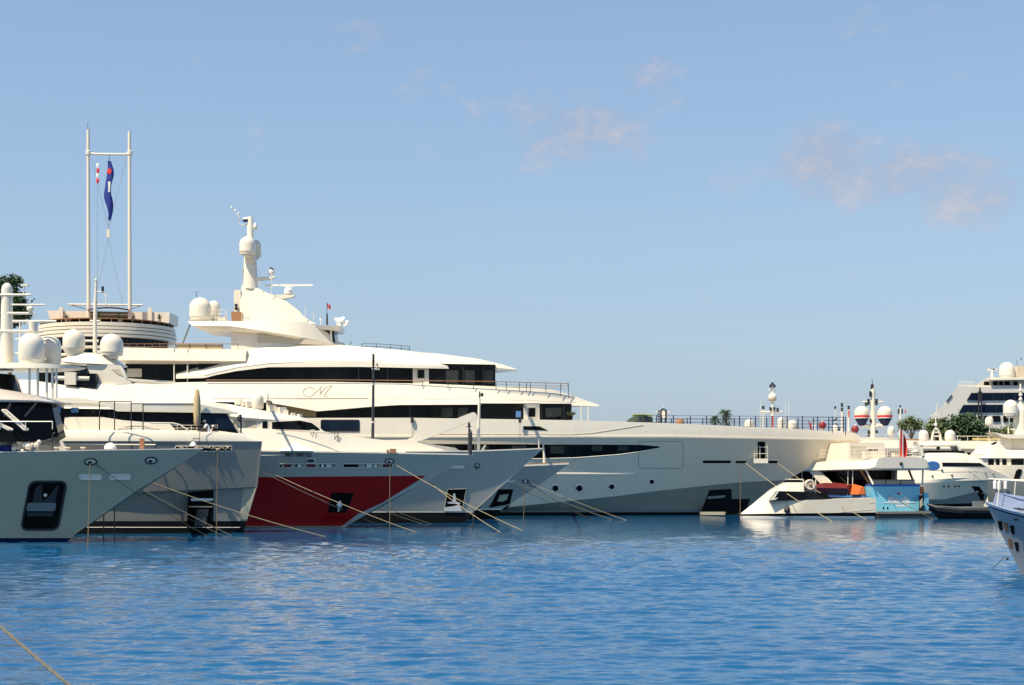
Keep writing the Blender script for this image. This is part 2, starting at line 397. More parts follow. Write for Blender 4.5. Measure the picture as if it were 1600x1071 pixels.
# ------------------------------------------------------------------ shared yacht pieces
def fairlead(surf, px, py, parent, rx=9, ry=5, name='fairlead'):
    q = circ(px, py, rx, 18, ry)
    o = patch(surf, q, .02, 12, 3).build(name, STEEL, parent)
    line_on(surf, circ(px, py, rx * 1.04, 18, ry * 1.06), .05, .03, 4, True).build('rim', RUBBER, o)
    patch(surf, circ(px - rx * .1, py + ry * .25, rx * .42, 14, ry * .4), .06, 8, 2).build('opening', DARK, o)
    return o
def rail(pts, parent, h_posts, r=.02, rp=.02, m=None, name='railing', mids=(), mp=None):
    """pts: foot points of the posts; h_posts: height"""
    mb = MB(); up = Vector((0, 0, h_posts))
    for p in pts: mb.tube([p, Vector(p) + up], rp, n=6)
    for f in (1.0,) + tuple(mids): mb.tube([Vector(p) + up * f for p in pts], r, n=6)
    return mb.build(name, m or STEEL, parent)
def boot(rows, Dc): return MB().loft(rows, Dc, cap_bot=True)

# ================================================================== 1: nearest yacht, sage grey hull, left edge
def yacht_sage():
    Dc = 95.0
    T = thing('motor_yacht', 'nearest yacht at left edge, sage grey hull with big rounded black anchor opening', 'yacht', (-45, Dc, 0), 'yachts moored in a row')
    w0 = W(4.0, .3, 2.1); w1 = W(4.02, .3, 2.0); w2 = W(3.7, .25, 1.7); w3 = W(3.2, .2, 1.45); w4 = W(3.0, .2, 1.4)
    r0 = ([(-650, 701), (-300, 709), (0, 707.5), (150, 704.5), (230, 703.5), (316, 702)], w0)
    r1 = ([(-650, 716), (0, 719), (130, 716.5), (210, 715.5), (306, 710)], w1)
    r2 = ([(-650, 770), (0, 772), (205, 772)], w2)
    r3 = ([(-650, 832), (0, 834), (119, 834)], w3)
    ra = ([(-650, 841), (112, 841)], w3); rb = ([(-650, 848), (104, 847)], W(3.1, .2, 1.4))
    rc = ([(-650, 850), (100, 849)], W(3.08, .2, 1.4)); rd = ([(-650, 852), (94, 852)], w4, 0.0); re = ([(-650, 870), (60, 870)], w4, -1.2)
    hull = MB().loft([r0, r1, r2, r3, ra], Dc, 90); h = hull.build('hull', SAGE, T); S = hull.surf()
    MB().loft([ra, rb], Dc, 60, False, False).build('boot_stripe', NAVY, T)
    MB().loft([rb, rc], Dc, 60, False, False).build('waterline_stripe', WH, T)
    MB().loft([rc, rd, re], Dc, 60, False).build('antifouling', BLACK, T)
    # gunwale cap
    MB().loft([([(x, y - 1.6) for x, y in r0[0]], lambda t: w0(t) + .06), ([(x, y) for x, y in r0[0]], lambda t: w0(t) + .06)], Dc, 80).build('gunwale', LILAC, T)
    # anchor opening on both bows
    q = rrect(47, 753, 104, 828, 9, -14)
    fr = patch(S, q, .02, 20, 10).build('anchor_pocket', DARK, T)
    line_on(S, q, .07, .03, 4, True).build('rim', RUBBER, fr)
    a = patch(S, [(56, 762), (66, 756), (66, 786), (50, 786)], .06, 6, 4); a.v += []
    a.build('anchor_fluke', RUBBER, fr)
    patch(S, [(76, 776), (90, 758), (92, 758), (86, 787), (62, 787)], .07, 6, 4).build('anchor_fluke', RUBBER, fr)
    patch(S, rrect(43, 786, 88, 799, 3, -2), .08, 8, 3).build('anchor_plate', GREYD, fr)
    patch(S, rrect(42, 801, 84, 807, 2, -1), .07, 8, 2).build('lower_plate', RUBBER, fr)
    c = cast(S, 71, 774, .22); MB().ball(c, .11).build('shank_end', WH, fr)
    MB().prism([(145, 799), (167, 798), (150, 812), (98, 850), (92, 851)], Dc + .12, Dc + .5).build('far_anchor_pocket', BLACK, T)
    fairlead(S, 141.5, 722, T, 9, 4.6); fairlead(S, 236, 720, T, 8.5, 4.6)
    for x0, x1 in ((124, 159), (171, 204)):
        q = rrect(x0, 742, x1, 749.5, 3.6); o = patch(S, q, .03, 10, 3).build('sunlit_slot_panel', STEEL, T)  # flush pale panel; the sunlit lower lip is put into its colour
        line_on(S, q, .035, .05, 4, True).build('rim', STEEL, o)
    # wheelhouse
    wz = W(3.0, .72, 2.5, .6)
    MB().loft([([(-500, 626), (60, 626), (80, 629)], wz), ([(-500, 700), (60, 690), (92, 682)], lambda t: wz(t) + .15)], Dc, 40).build('wheelhouse_windows', GLASS, T)
    roof = MB().loft([([(-400, 590), (-100, 602), (0, 608), (26, 612), (59, 619), (84, 625.5), (103, 630)], W(2.6, .6, 2.2, .2)),
               ([(-400, 624), (0, 624.5), (60, 626), (106, 630.5)], W(3.35, .7, 2.4, .3)),
               ([(-400, 628), (0, 628), (60, 628), (106, 632)], W(3.3, .7, 2.4, .3))], Dc, 50).build('wheelhouse_roof', LILAC, T)
    for x0, x1 in ((38, 58), (6, 18)):
        MB().prism([(x1 - 3, 630), (x1, 630), (x0 + 2, 651), (x0 - 1, 651)], Dc - 3.12, Dc - 2.98).build('mullion', DSTEEL, T)
    MB().loft([([(-400, 655), (20, 672), (46, 675), (52, 700)], W(2.9, .6, 2.4, .5)), ([(-400, 712), (54, 712)], W(3.1, .6, 2.4, .6))], Dc, 30).build('foredeck_trunk', WH, T)
    # deck gear
    for ox, oy in ((0, 0), (-24, 14)):
        m = MB()
        for dx in (0, 6): m.tube([P(3 + ox + dx, 641 + oy, Dc - 3.6), P(38 + ox + dx, 672, Dc - 3.6)], .07)
        for k in range(7):
            t = k / 6; m.tube([P(3 + ox + 35 * t, 641 + oy + (31 - oy) * t, Dc - 3.6), P(9 + ox + 35 * t, 641 + oy + (31 - oy) * t, Dc - 3.6)], .05)
        m.build('boarding_ladder', WH2, T)
    rail([P(x, 671, Dc - 3.7) for x in (-120, -60, 0, 40, 82)], T, 12 / F * 91, .03, .03, WH)
    w_ = MB()
    for k in range(26):
        w_.ball(P(20 + rnd.random() * 42, 690 + rnd.random() * 17, Dc - 1.3 - rnd.random()), .10 + rnd.random() * .14, 8)
    w_.tube([P(26, 684, 93.2), P(40, 703, 93.2)], .16); w_.tube([P(28, 690, 93.2), P(46, 690, 93.2)], .25)
    w_.build('windlass', STEEL, T)
    MB().tube([P(82, 708, 93.4), P(82, 680, 93.4), P(83, 677.5, 93.4), P(86, 676.5, 93.4)], .03).build('deck_lamp_post', DSTEEL, T)
    MB().tube([P(95, 690, 93.6), P(104, 707, 93.6)], .12).tube([P(93, 698, 93.6), P(98, 707, 93.6)], .1).build('davit', LILAC, T)
    for x_ in (88, 106, 130): MB().lathe(P(x_, 707, 93.6), [(.2, 0), (.12, .08), (.12, .22), (.2, .26), (.16, .32)], 10).build('bollard', STONE, T)
    o = MB().ball(P(172.5, 701.5, 94.5), .38, 18).build('searchlight', WHITEC, T)
    MB().lathe(P(171, 704, 94.5), [(.40, -.18), (.42, .0), (.40, .06)], 18).build('base', NAVY, o)
    MB().box(P(222, 698, 94.6), (.26, .26, 1.0)).build('teak_post', TEAK, T)
    MB().tube([P(0, 694, 96.5), P(243, 695, 95.6)], .03).build('guard_line', STEEL, T)
    # radar mast and two big domes on the fly deck
    MB().loft([([(-300, 560), (20, 567), (70, 568), (110, 571), (131, 574)], W(1.9, .75, 2.2, .3)), ([(-300, 573), (20, 575), (128, 576)], W(2.0, .75, 2.2, .3))], Dc, 30).build('fly_deck_roof', WH, T)
    MB().loft([([(-300, 578), (4, 584), (22, 586)], W(1.6, .9)), ([(-300, 612), (4, 612), (30, 612)], W(1.9, .9))], Dc, 20).build('fly_windows', GLASS, T)
    p = MB()
    for x in (46, 59, 73, 82, 88): p.tube([P(x, 576, Dc - 1.2), P(x, 622, Dc - 1.2)], .08)
    p.build('roof_post', WH, T)
    ms = MB().tube([P(10.5, 580, Dc), P(10.5, 520, Dc), P(11, 453, Dc)], .40, .34, 16); ms.ball(P(11, 453, Dc), .34, 16, 1.25)
    mast = ms.build('mast', WH, T)
    for y, x0, x1, r in ((461, -14, 48, .085), (476.5, 18, 71, .06), (490, 12, 55, .09), (502.5, 20, 88, .09), (518, -20, 66, .1)):
        MB().tube([P(x0, y, Dc - .3), P(x1 - 3, y, Dc - .3), P(x1, y, Dc - .3)], r, r * .8, 8).build('spreader', WH, mast)
    MB().ball(P(47, 483, Dc - .3), .22, 12, .8).build('small_dome', WH, mast)
    MB().box(P(39, 446, Dc), (.45, .3, .12)).tube([P(39, 447, Dc), P(36, 461, Dc)], .03).build('masthead_lamp', WH, mast)
    MB().tube([P(31, 503, Dc - .3), P(31, 566, Dc - .3)], .05).tube([P(24, 530, Dc - .3), P(38, 530, Dc - .3)], .05).tube([P(24, 552, Dc - .3), P(38, 552, Dc - .3)], .05).build('ladder', STEEL, mast)
    radome(49, 520.5, 569, 40, Dc - .8, T); radome(78, 524, 571, 34, Dc + 1.2, T)
    MB().lathe(P(52, 510, Dc - .3), [(.24, -.3), (.3, .25)], 12).build('radar_base', WH, mast)
    t = tag(MB().box(P(8, 703, 93.2), (.7, .6, .4), 0).ball(P(12, 701, 93), .22).ball(P(4, 701, 93), .2).build('deck_bag', BLUEF), 'crumpled blue bag lying by the windlass on the nearest foredeck', 'bag')
    return S, Dc
S1, D1 = yacht_sage()

# ================================================================== 2: grey yacht with the plumb bow
def yacht_plumb():
    Dc = 112.0
    T = thing('motor_yacht', 'mid grey yacht with upright plumb bow and white rounded bulwark, two crew on its foredeck', 'yacht', (-43, Dc, 0), 'yachts moored in a row')
    wt = W(4.4, .55, 2.6); wc = W(4.25, .5, 2.4); wl = W(3.9, .5, 2.2)
    ra = ([(-560, 688.5), (409.5, 690)], wt); rc = ([(-560, 773), (209, 769.5), (345, 764), (402, 761)], wc)
    rk = ([(-560, 774), (209, 770.5), (345, 765), (401.5, 762)], lambda t: max(.03, wc(t) - .3))
    rd = ([(-560, 815), (385.5, 814.5)], wl); re = ([(-560, 830), (381, 830)], wl, 0); rf = ([(-560, 850), (378, 850)], wl, -1.3)
    up = MB().loft([ra, rc, rk], Dc, 90); up.build('hull', GREYH, T)
    lo = MB().loft([rk, rd], Dc, 90, False); lo.build('lower_hull', GREYH, T)
    S = up.surf(); SL = lo.surf()
    MB().loft([rd, re, rf], Dc, 70, False).build('antifouling', BLACK, T)
    g = lambda f, d: (lambda t: max(.03, f(t) + d))
    cap = MB().loft([([(-560, 671.5), (0, 671.5), (320, 672.5), (370, 675), (388, 678.5), (403, 685), (408.5, 688.5)], g(wt, -.55)),
                     ([(-560, 675), (0, 675), (320, 676), (370, 679), (390, 682), (409, 689)], g(wt, -.15)),
                     ([(-560, 684), (0, 684), (320, 684), (409.5, 689.2)], g(wt, .03)),
                     ([(-560, 688.5), (409.8, 690.0)], g(wt, .04))], Dc, 90); cap.build('bulwark', WH, T)
    line_on(SL, [(-200, 824), (375, 824.5)], .025, .0, 16, Dd=108).build('waterline_stripe', LILAC, T)
    patch(SL, [(380, 764), (400.5, 762.5), (386, 812), (374, 812)], .02, 8, 8).build('painted_lit_facet', SAGE, T)  # lighter patch paints the light caught by the bow facet
    # mooring slot with gear
    q = rrect(274, 697.5, 362, 705.5, 2); o = patch(S, q, .02, 24, 2).build('mooring_slot', DARK, T)
    line_on(S, q, .03, .04, 6, True).build('rim', STEEL, o)
    b = MB()
    for k in range(26):
        x = 279 + k * 3.2; b.add(*(lambda m: (m.v, m.f))(MB().ball(cast(S, x, 701.5 + rnd.uniform(-2, 2), .08), rnd.uniform(.05, .13), 8)))
    b.build('mooring_gear', BRONZE, o)
    q = [(294, 769), (334, 766), (333, 826), (292, 826)]
    o = patch(SL, q, .02, 10, 8).build('anchor_pocket', DARK, T)
    patch(SL, rrect(298, 779, 333, 783, 1.5), .1, 8, 2).build('stock_bar', WHITEC, o)
    patch(SL, rrect(295, 791, 332, 793, .8), .1, 8, 1).build('chafe_bar', BRONZE, o)
    patch(SL, [(308, 796), (326, 796), (322, 822), (304, 822)], .07, 6, 4).build('anchor', DSTEEL, o)
    for k in range(8):
        x, y = rnd.uniform(205, 290), rnd.uniform(774, 788); patch(SL, circ(x, y, rnd.uniform(.7, 2.0), 8), .03, 4, 1).build('anchor_scuff', GREYH, T)
    # cabin
    wz = W(3.1, .6, 2, .5)
    cab = MB().loft([([(-560, 626), (352, 643)], wz), ([(-560, 690), (372, 676)], W(3.2, .6, 2, .6))], Dc, 60)
    cab.build('saloon_windows', GLASS, T); SC = cab.surf()
    patch(SC, [(310, 648), (352, 647), (369, 671), (330, 671)], .03, 12, 6).build('windscreen', GLASSB, T)
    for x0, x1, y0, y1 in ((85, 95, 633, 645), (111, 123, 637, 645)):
        patch(SC, rrect(x0, y0, x1, y1, 1.5), .03, 5, 3, 108).build('saloon_reflection', PALEB, T)  # pale blue patches paint bright reflections on the dark glass
    roof = MB().loft([([(-560, 588), (60, 594), (120, 599), (180, 601), (240, 613), (300, 621), (345, 631), (368, 644)], W(2.3, .6, 2, .4)),
                      ([(-560, 615), (120, 622), (185, 630), (308, 631), (352, 640), (368.5, 645)], W(3.5, .6, 2, .5)),
                      ([(-560, 627), (100, 629.5), (155, 631), (183, 643), (352, 646), (369, 646)], W(3.55, .6, 2, .5))], Dc, 80)
    roof.build('cabin_roof', WH, T, 25); SR = roof.surf()
    line_on(SR, [(222, 631), (310, 631)], .03, .02, 8).build('roof_seam', DSTEEL, T)
    MB().loft([([(60, 652), (160, 652), (193, 657), (223, 659.5), (278, 662), (300, 667)], W(2.9, .5, 2, .6)), ([(60, 676), (310, 676)], W(3.0, .5, 2, .7))], Dc, 40).build('foredeck_coaming', WH, T)
    rail([P(x, 673.5, Dc - (wt((x + 560) / 970) - .65)) for x in (84, 124, 154, 179, 205, 223, 245, 277, 299, 318, 340)], T, 9.0 / F * 108, .02, .02, STEEL, mids=(.5,))
    m = MB()
    for x0, x1, y in ((155, 205, 627.5), (205, 223, 631)): m.tube([P(x0, y, 107.6), P(x1, y, 107.6)], .035)
    for x in (155.5, 179, 205, 223.5): m.tube([P(x, 628 if x < 210 else 631, 107.6), P(x, 673, 107.6)], .04)
    m.build('awning_frame', DSTEEL, T)
    MB().tube([P(235, 661, 108), P(270, 661.5, 108), P(281, 664, 108), P(296, 674, 108)], .05).build('hand_rail', WH, T)
    # radar arch
    for y0 in (-1.7, 1.3): MB().prism([(134, 569), (188, 571), (194, 580), (198, 592), (208, 600), (150, 602), (142, 588)], Dc + y0, Dc + y0 + .4).build('arch_leg', WH, T)
    MB().prism([(174, 577), (186, 577), (193, 588), (184, 585)], Dc - 1.74, Dc - 1.72).build('arch_vent', STONE, T)
    MB().loft([([(92, 561), (135, 552), (165, 554), (180, 562)], W(1.4, .6, 2, .7)), ([(94, 565), (190, 571)], W(1.9, .6, 2, .9))], Dc, 20).build('arch_top', WH, T)
    MB().loft([([(196, 591), (235, 594), (270, 595.5)], W(1.7, .5, 2, .5)), ([(200, 595), (268, 597.5)], W(1.7, .5, 2, .5))], Dc, 20).build('hardtop_wing', WH, T)
    radome(115.3, 514.5, 557, 34, Dc - .9, T, cone=True); radome(174.5, 521.5, 556, 35.5, Dc - .9, T)
    mt = MB().tube([P(148.5, 553, Dc), P(148.5, 520, Dc), P(149, 470, Dc)], .17, .13, 12).tube([P(149, 470, Dc), P(150, 436, Dc)], .11, .07, 10).build('mast', WH, T)
    MB().tube([P(148, 456, Dc), P(160, 456, Dc), P(166, 463, Dc), P(166, 477, Dc)], .05).build('mast_arm', WH, mt)
    MB().lathe(P(160.5, 454, Dc), [(.1, -.05), (.1, .1), (.06, .12), (.1, .14), (.1, .28)], 10).build('navigation_lamp', RUBBER, mt)
    for x0, x1, y_ in ((132, 154, 533), (141, 156, 502)): MB().tube([P(x0, y_, Dc), P(x1, y_, Dc)], .09).build('spreader', WH, mt)
    MB().ball(P(150, 438, Dc), .12, 10).build('masthead_dome', WH, mt)
    MB().loft([([(60, 582), (150, 584)], C(2.2)), ([(60, 604), (150, 606)], C(2.4))], Dc, 8).build('fly_windows', GLASS, T)
    MB().box(P(111, 592, Dc - 2.4), (.8, .5, .9)).tube([P(86, 591, Dc - 2.3), P(140, 592, Dc - 2.3)], .16).build('fly_seat', WH, T)
    # furled parasol and lamp
    c = P(308, 668, Dc - 2.9)
    tag(MB().lathe(P(308, 664, Dc - 1.85), [(.17, 0), (.24, .15), (.26, .8), (.24, 1.8), (.14, 2.45), (.09, 2.55)], 14, 1).tube([P(308, 676, Dc - 1.85), P(308, 664, Dc - 1.85)], .04).build('folded_parasol', TAN), 'tall folded tan parasol standing on the foredeck of the plumb-bowed grey yacht', 'parasol')
    MB().tube([P(312, 697, 109.4), P(312, 660, 109.7), P(312, 626, 109.7)], .022).tube([P(312, 685.5, 109.4), P(302, 685.5, 109.4), P(302, 690, 109.4)], .03).build('lamp_rod', DSTEEL, T)
    MB().lathe(P(302, 697, 109.3), [(.26, 0), (.25, .08), (.12, .25), (.05, .3)], 16).build('bell_lamp', WHITEC, T)
    s = MB().tube([P(376.5, 680, Dc - .3), P(376.5, 648, Dc - .3)], .06).lathe(P(374.5, 659, Dc - .3), [(.06, 0), (.16, .05), (.18, .3), (.1, .45), (.03, .5)], 12).build('signal_post', RUBBER, T)
    return S, SL, Dc
S2, S2L, D2 = yacht_plumb()

def crew(px, py_head, D, lean, label):
    """a crew member in white, bending forward behind the bulwark"""
    hd = P(px, py_head, D); T = thing('person', label, 'person', (hd.x, D, hd.z - 1.25), 'crew in white')
    s = lean
    J = {'hip': Vector((hd.x + .30 * s, D + .05, hd.z - .72)), 'ab': Vector((hd.x + .24 * s, D, hd.z - .50)), 'ch': Vector((hd.x + .14 * s, D, hd.z - .27)), 'nk': Vector((hd.x + .05 * s, D, hd.z - .12)), 'hd': hd, 'tp': hd + Vector((-.02 * s, 0, .09))}
    vs = []; es = []; rr = []
    def v(p, r): vs.append(p); rr.append(r); return len(vs) - 1
    hip = v(J['hip'], .15); ab = v(J['ab'], .145); ch = v(J['ch'], .16); nk = v(J['nk'], .06); h1 = v(J['hd'] - Vector((0, 0, .03)), .085); h2 = v(J['tp'], .08)
    es += [(hip, ab), (ab, ch), (ch, nk), (nk, h1), (h1, h2)]
    for q in (-1, 1):
        sh = v(J['ch'] + Vector((0, .19 * q, .06)), .065); el = v(J['ch'] + Vector((-.16 * s, .24 * q, -.18)), .048); ha = v(J['ch'] + Vector((-.38 * s, .16 * q, -.24)), .036); fi = v(J['ch'] + Vector((-.47 * s, .14 * q, -.27)), .025)
        es += [(ch, sh), (sh, el), (el, ha), (ha, fi)]
        kn = v(J['hip'] + Vector((-.32 * s, .12 * q, -.22)), .085); an = v(J['hip'] + Vector((-.12 * s, .12 * q, -.50)), .055); to = v(J['hip'] + Vector((-.32 * s, .12 * q, -.53)), .045)
        es += [(hip, kn), (kn, an), (an, to)]
    me = bpy.data.meshes.new('body'); base = WORLD[T.name]; me.from_pydata([p - base for p in vs], es, []); me.materials.append(SKIN)
    o = bpy.data.objects.new('body', me); col.objects.link(o); o.parent = T
    sk = o.modifiers.new('skin', 'SKIN'); o.modifiers.new('sub', 'SUBSURF').levels = 2
    for i, r in enumerate(rr): me.skin_vertices[0].data[i].radius = (r, r)
    me.skin_vertices[0].data[0].use_root = True
    # shirt, cap
    sh = MB().tube([J['hip'] + Vector((0, 0, -.03)), J['ab'], J['ch'], J['ch'].lerp(J['nk'], .65)], .19, .15, 14)
    for q in (-1, 1): sh.tube([J['ch'] + Vector((0, .12 * q, .08)), J['ch'] + Vector((-.02 * s, .2 * q, .03)), J['ch'] + Vector((-.13 * s, .235 * q, -.14))], .10, .075, 10)
    sh.build('white_polo_shirt', WHITEC, T)
    MB().lathe(J['tp'] + Vector((0, 0, -.03)), [(.105, 0), (.112, .03), (.1, .09), (.06, .125), (.01, .135)], 16).box(J['tp'] + Vector((-.13 * s, 0, -.015)), (.12, .15, .015)).build('white_cap', WHITEC, T)
    MB().ball(J['hd'] + Vector((-.09 * s, 0, -.03)), .02, 8).build('nose', SKIN, T)
    return T
crew(320, 660.5, D2 - 1.5, 1, 'crew member in white polo and cap, head raised, beside the folded parasol')
crew(332.5, 668.5, D2 - 1.3, -1, 'crew member in white bending low over the foredeck, the lower of the two')

# ================================================================== 3: red and grey yacht
def yacht_red():
    Dc = 124.0
    T = thing('motor_yacht', 'yacht with silver grey topsides over bright red lower hull, number near its rail', 'yacht', (-36, Dc, 0), 'yachts moored in a row')
    wt = W(4.5, .42, 2.1); w1 = W(4.3, .4, 1.9); w2 = W(3.6, .35, 1.6)
    ra = ([(-250, 700), (410, 706), (580, 708.5), (660, 710.2), (738.5, 711.5)], wt); rb = ([(-250, 746), (405, 746), (640, 744), (672, 750)], w1)
    rc = ([(-250, 790), (598, 788)], W(4.0, .38, 1.75)); rd = ([(-250, 822), (544, 821)], w2)
    re = ([(-250, 825), (538, 824.5)], w2); rf = ([(-250, 826), (533, 829)], w2, 0); rg = ([(-250, 850), (510, 850)], w2, -1.4)
    h = MB().loft([ra, rb, rc, rd], Dc, 110); h.build('hull', SILV, T); S = h.surf()
    MB().loft([rd, re], Dc, 60, False, False).build('waterline_stripe', WH, T)
    MB().loft([re, rf, rg], Dc, 60, False).build('antifouling', BLACK, T)
    patch(S, [(-150, 746.5), (405, 746), (640, 744), (665, 744), (597, 786), (560, 803), (534, 822), (-150, 823)], .025, 90, 14, 120).build('red_lower_hull', RED, T)
    cap = MB().loft([([(x, y - 2.2) for x, y in ra[0]], lambda t: wt(t) + .05), ([(x, y) for x, y in ra[0]], lambda t: wt(t) + .05)], Dc, 80); cap.build('rail_cap', WH, T)
    text_on(S, 'IMO 1007122', 445, 713.6, 5.4, 'number_lettering', DARK, T, .03, 1.0, 0, bold=.03)
    for x0, x1 in ((436, 525), (536, 613)):
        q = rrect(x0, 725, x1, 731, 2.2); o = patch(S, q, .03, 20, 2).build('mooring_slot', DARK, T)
        line_on(S, q, .03, .05, 6, True).build('rim', STEEL, o)
        k = x0 + (24 if x0 > 500 else 4)
        while k < x1 - 4:
            ww = rnd.uniform(4, 11); patch(S, rrect(k, 726, min(k + ww, x1 - 2), 730, .8), .06, 4, 1).build('mooring_gear', rnd.choice([WHITEC, STEEL, BRONZE, BRONZE, REDB]), o); k += ww + rnd.uniform(1, 3)
    o = patch(S, rrect(479, 717, 492, 724, 3), .03, 8, 2).build('fairlead', DSTEEL, T); line_on(S, rrect(479, 717, 492, 724, 3), .05, .05, 3, True).build('rim', STEEL, o)
    fairlead(S, 608.5, 721.5, T, 6.5, 3.6)
    q = [(518, 770), (553.5, 771), (541, 801.5), (512.5, 801)]
    o = patch(S, q, .05, 10, 8).build('anchor_pocket', DARK, T)
    a = MB()
    for x, y, r in ((531, 785, .13), (529, 789, .17), (532, 790, .14), (529, 796, .09), (529, 799, .07), (530, 793, .09)): a.add(*(lambda m: (m.v, m.f))(MB().ball(cast(S, x, y, .2), r, 8)))
    a.build('anchor', WHITEC, o)
    # coach house
    MB().loft([([(100, 664), (340, 668), (400, 670), (430, 671), (505, 674), (527, 679), (600, 688), (622, 699)], W(3.1, .5, 2, .4)), ([(100, 712), (640, 712)], W(4.0, .4, 2, .5))], Dc, 60).build('foredeck_trunk', WH, T, 22)
    wz = W(3.0, .7, 2, .8)
    cb = MB().loft([([(100, 655), (440, 655), (487, 660)], wz), ([(100, 676), (440, 676), (506, 676)], wz)], Dc, 50); cb.build('wheelhouse', WH2, T); SC = cb.surf()
    patch(SC, [(425, 659.5), (468, 657.5), (487, 661), (503, 673), (440, 671.5), (425, 671)], .03, 20, 4).build('windscreen', GLASS, T)
    o = patch(SC, [(408, 657), (420, 657), (420, 672), (408, 672)], .03, 4, 3).build('door', WH2, T); patch(SC, [(410, 658.5), (418, 658.5), (418, 669.5), (410, 669.5)], .06, 4, 3).build('door_window', GLASS, o)
    patch(SC, [(383, 657), (400, 657), (400, 671), (383, 671)], .03, 4, 3).build('side_panel', STONE, T)
    MB().loft([([(100, 620), (340, 630), (360, 632), (416, 642.6), (470, 651.5), (487, 660)], W(2.5, .6, 2, .5)), ([(100, 650), (350, 650), (425, 656), (470, 657), (489, 661)], W(3.6, .6, 2, .7)), ([(100, 656), (360, 656.5), (425, 658), (470, 659), (489, 662)], W(3.5, .6, 2, .7))], Dc, 60).build('wheelhouse_roof', WH, T)
    radome(402, 615, 639, 20, Dc - .6, T)
    MB().tube([P(418, 645, Dc - .5), P(418, 616, Dc - .5)], .1).build('antenna_post', WH, T)
    for x, y, s in ((424, 638, .55), (434, 641, .5), (440, 642, .6), (446, 645, .45), (372, 628, .5), (380, 631, .4), (388, 632, .5), (458, 648, .3), (468, 650, .3)): MB().box(P(x, y, Dc - .8), (s, s, s * .9), rnd.random()).build('roof_gear', WH, T)
    MB().lathe(P(463, 705, Dc - 2.9), [(1.5, 0), (1.0, .2), (.35, .5), (.03, .72)], 8).build('canvas_cover', WHITEC, T)
    rail([P(x, 678 + (x - 400) * .06, Dc - 2.8) for x in (403, 421)], T, .45, name='grab_rail')
    rail([P(x, 684, Dc - 2.6) for x in (485, 488, 492)], T, .6, name='grab_rail'); rail([P(x, 690, Dc - 2.2) for x in (523, 527, 529)], T, .7, name='grab_rail', m=DSTEEL)
    MB().tube([P(430, 671.5, Dc - 3.1), P(525, 678, Dc - 3.0)], .03).build('hand_rail', BRONZE, T)
    # foremast
    mt = MB().tube([P(582, 707, Dc - .3), P(583, 640, Dc - .3), P(583.4, 572, Dc - .3)], .13, .09, 10).build('foremast', DSTEEL, T)
    MB().lathe(P(583.4, 572, Dc - .3), [(.06, 0), (.09, .05), (.09, .35), (.12, .36), (.12, .42), (.1, .44), (.1, .9), (.05, .98)], 10).build('masthead_lamp', RUBBER, mt)
    MB().tube([P(581, 577, Dc - .3), P(593, 577.5, Dc - .3)], .06).build('crosstree', WH, mt)
    MB().lathe(P(589, 576, Dc - .3), [(.08, 0), (.12, .1), (.05, .2), (.1, .25), (.1, .4)], 8).build('horn', BRONZE, mt)
    for y in (602, 661): MB().lathe(P(583, y, Dc - .3), [(.16, 0), (.16, .12)], 10).build('collar', WH, mt)
    MB().lathe(P(582, 707.5, Dc - .3), [(.3, 0), (.2, .12), (.18, .4)], 10).build('mast_foot', WH, mt)
    MB().box(P(606, 705, Dc - 2), (.2, .2, .2)).box(P(614, 705, Dc - 2), (.5, .3, .35)).build('hatch_gear', BROWN, T)
    # bow staff
    st = MB().tube([P(734.5, 711, Dc), P(734.5, 676, Dc)], .17, n=12).build('bow_staff', DSTEEL, T)
    MB().lathe(P(733, 676, Dc), [(.07, 0), (.07, .4), (.1, .42), (.1, .75), (.04, .8)], 10).tube([P(728, 667, Dc), P(737, 667, Dc)], .03).tube([P(733, 670, Dc), P(737, 676, Dc)], .05).build('staff_lamp', RUBBER, st)
    return S, Dc
S3, D3 = yacht_red()

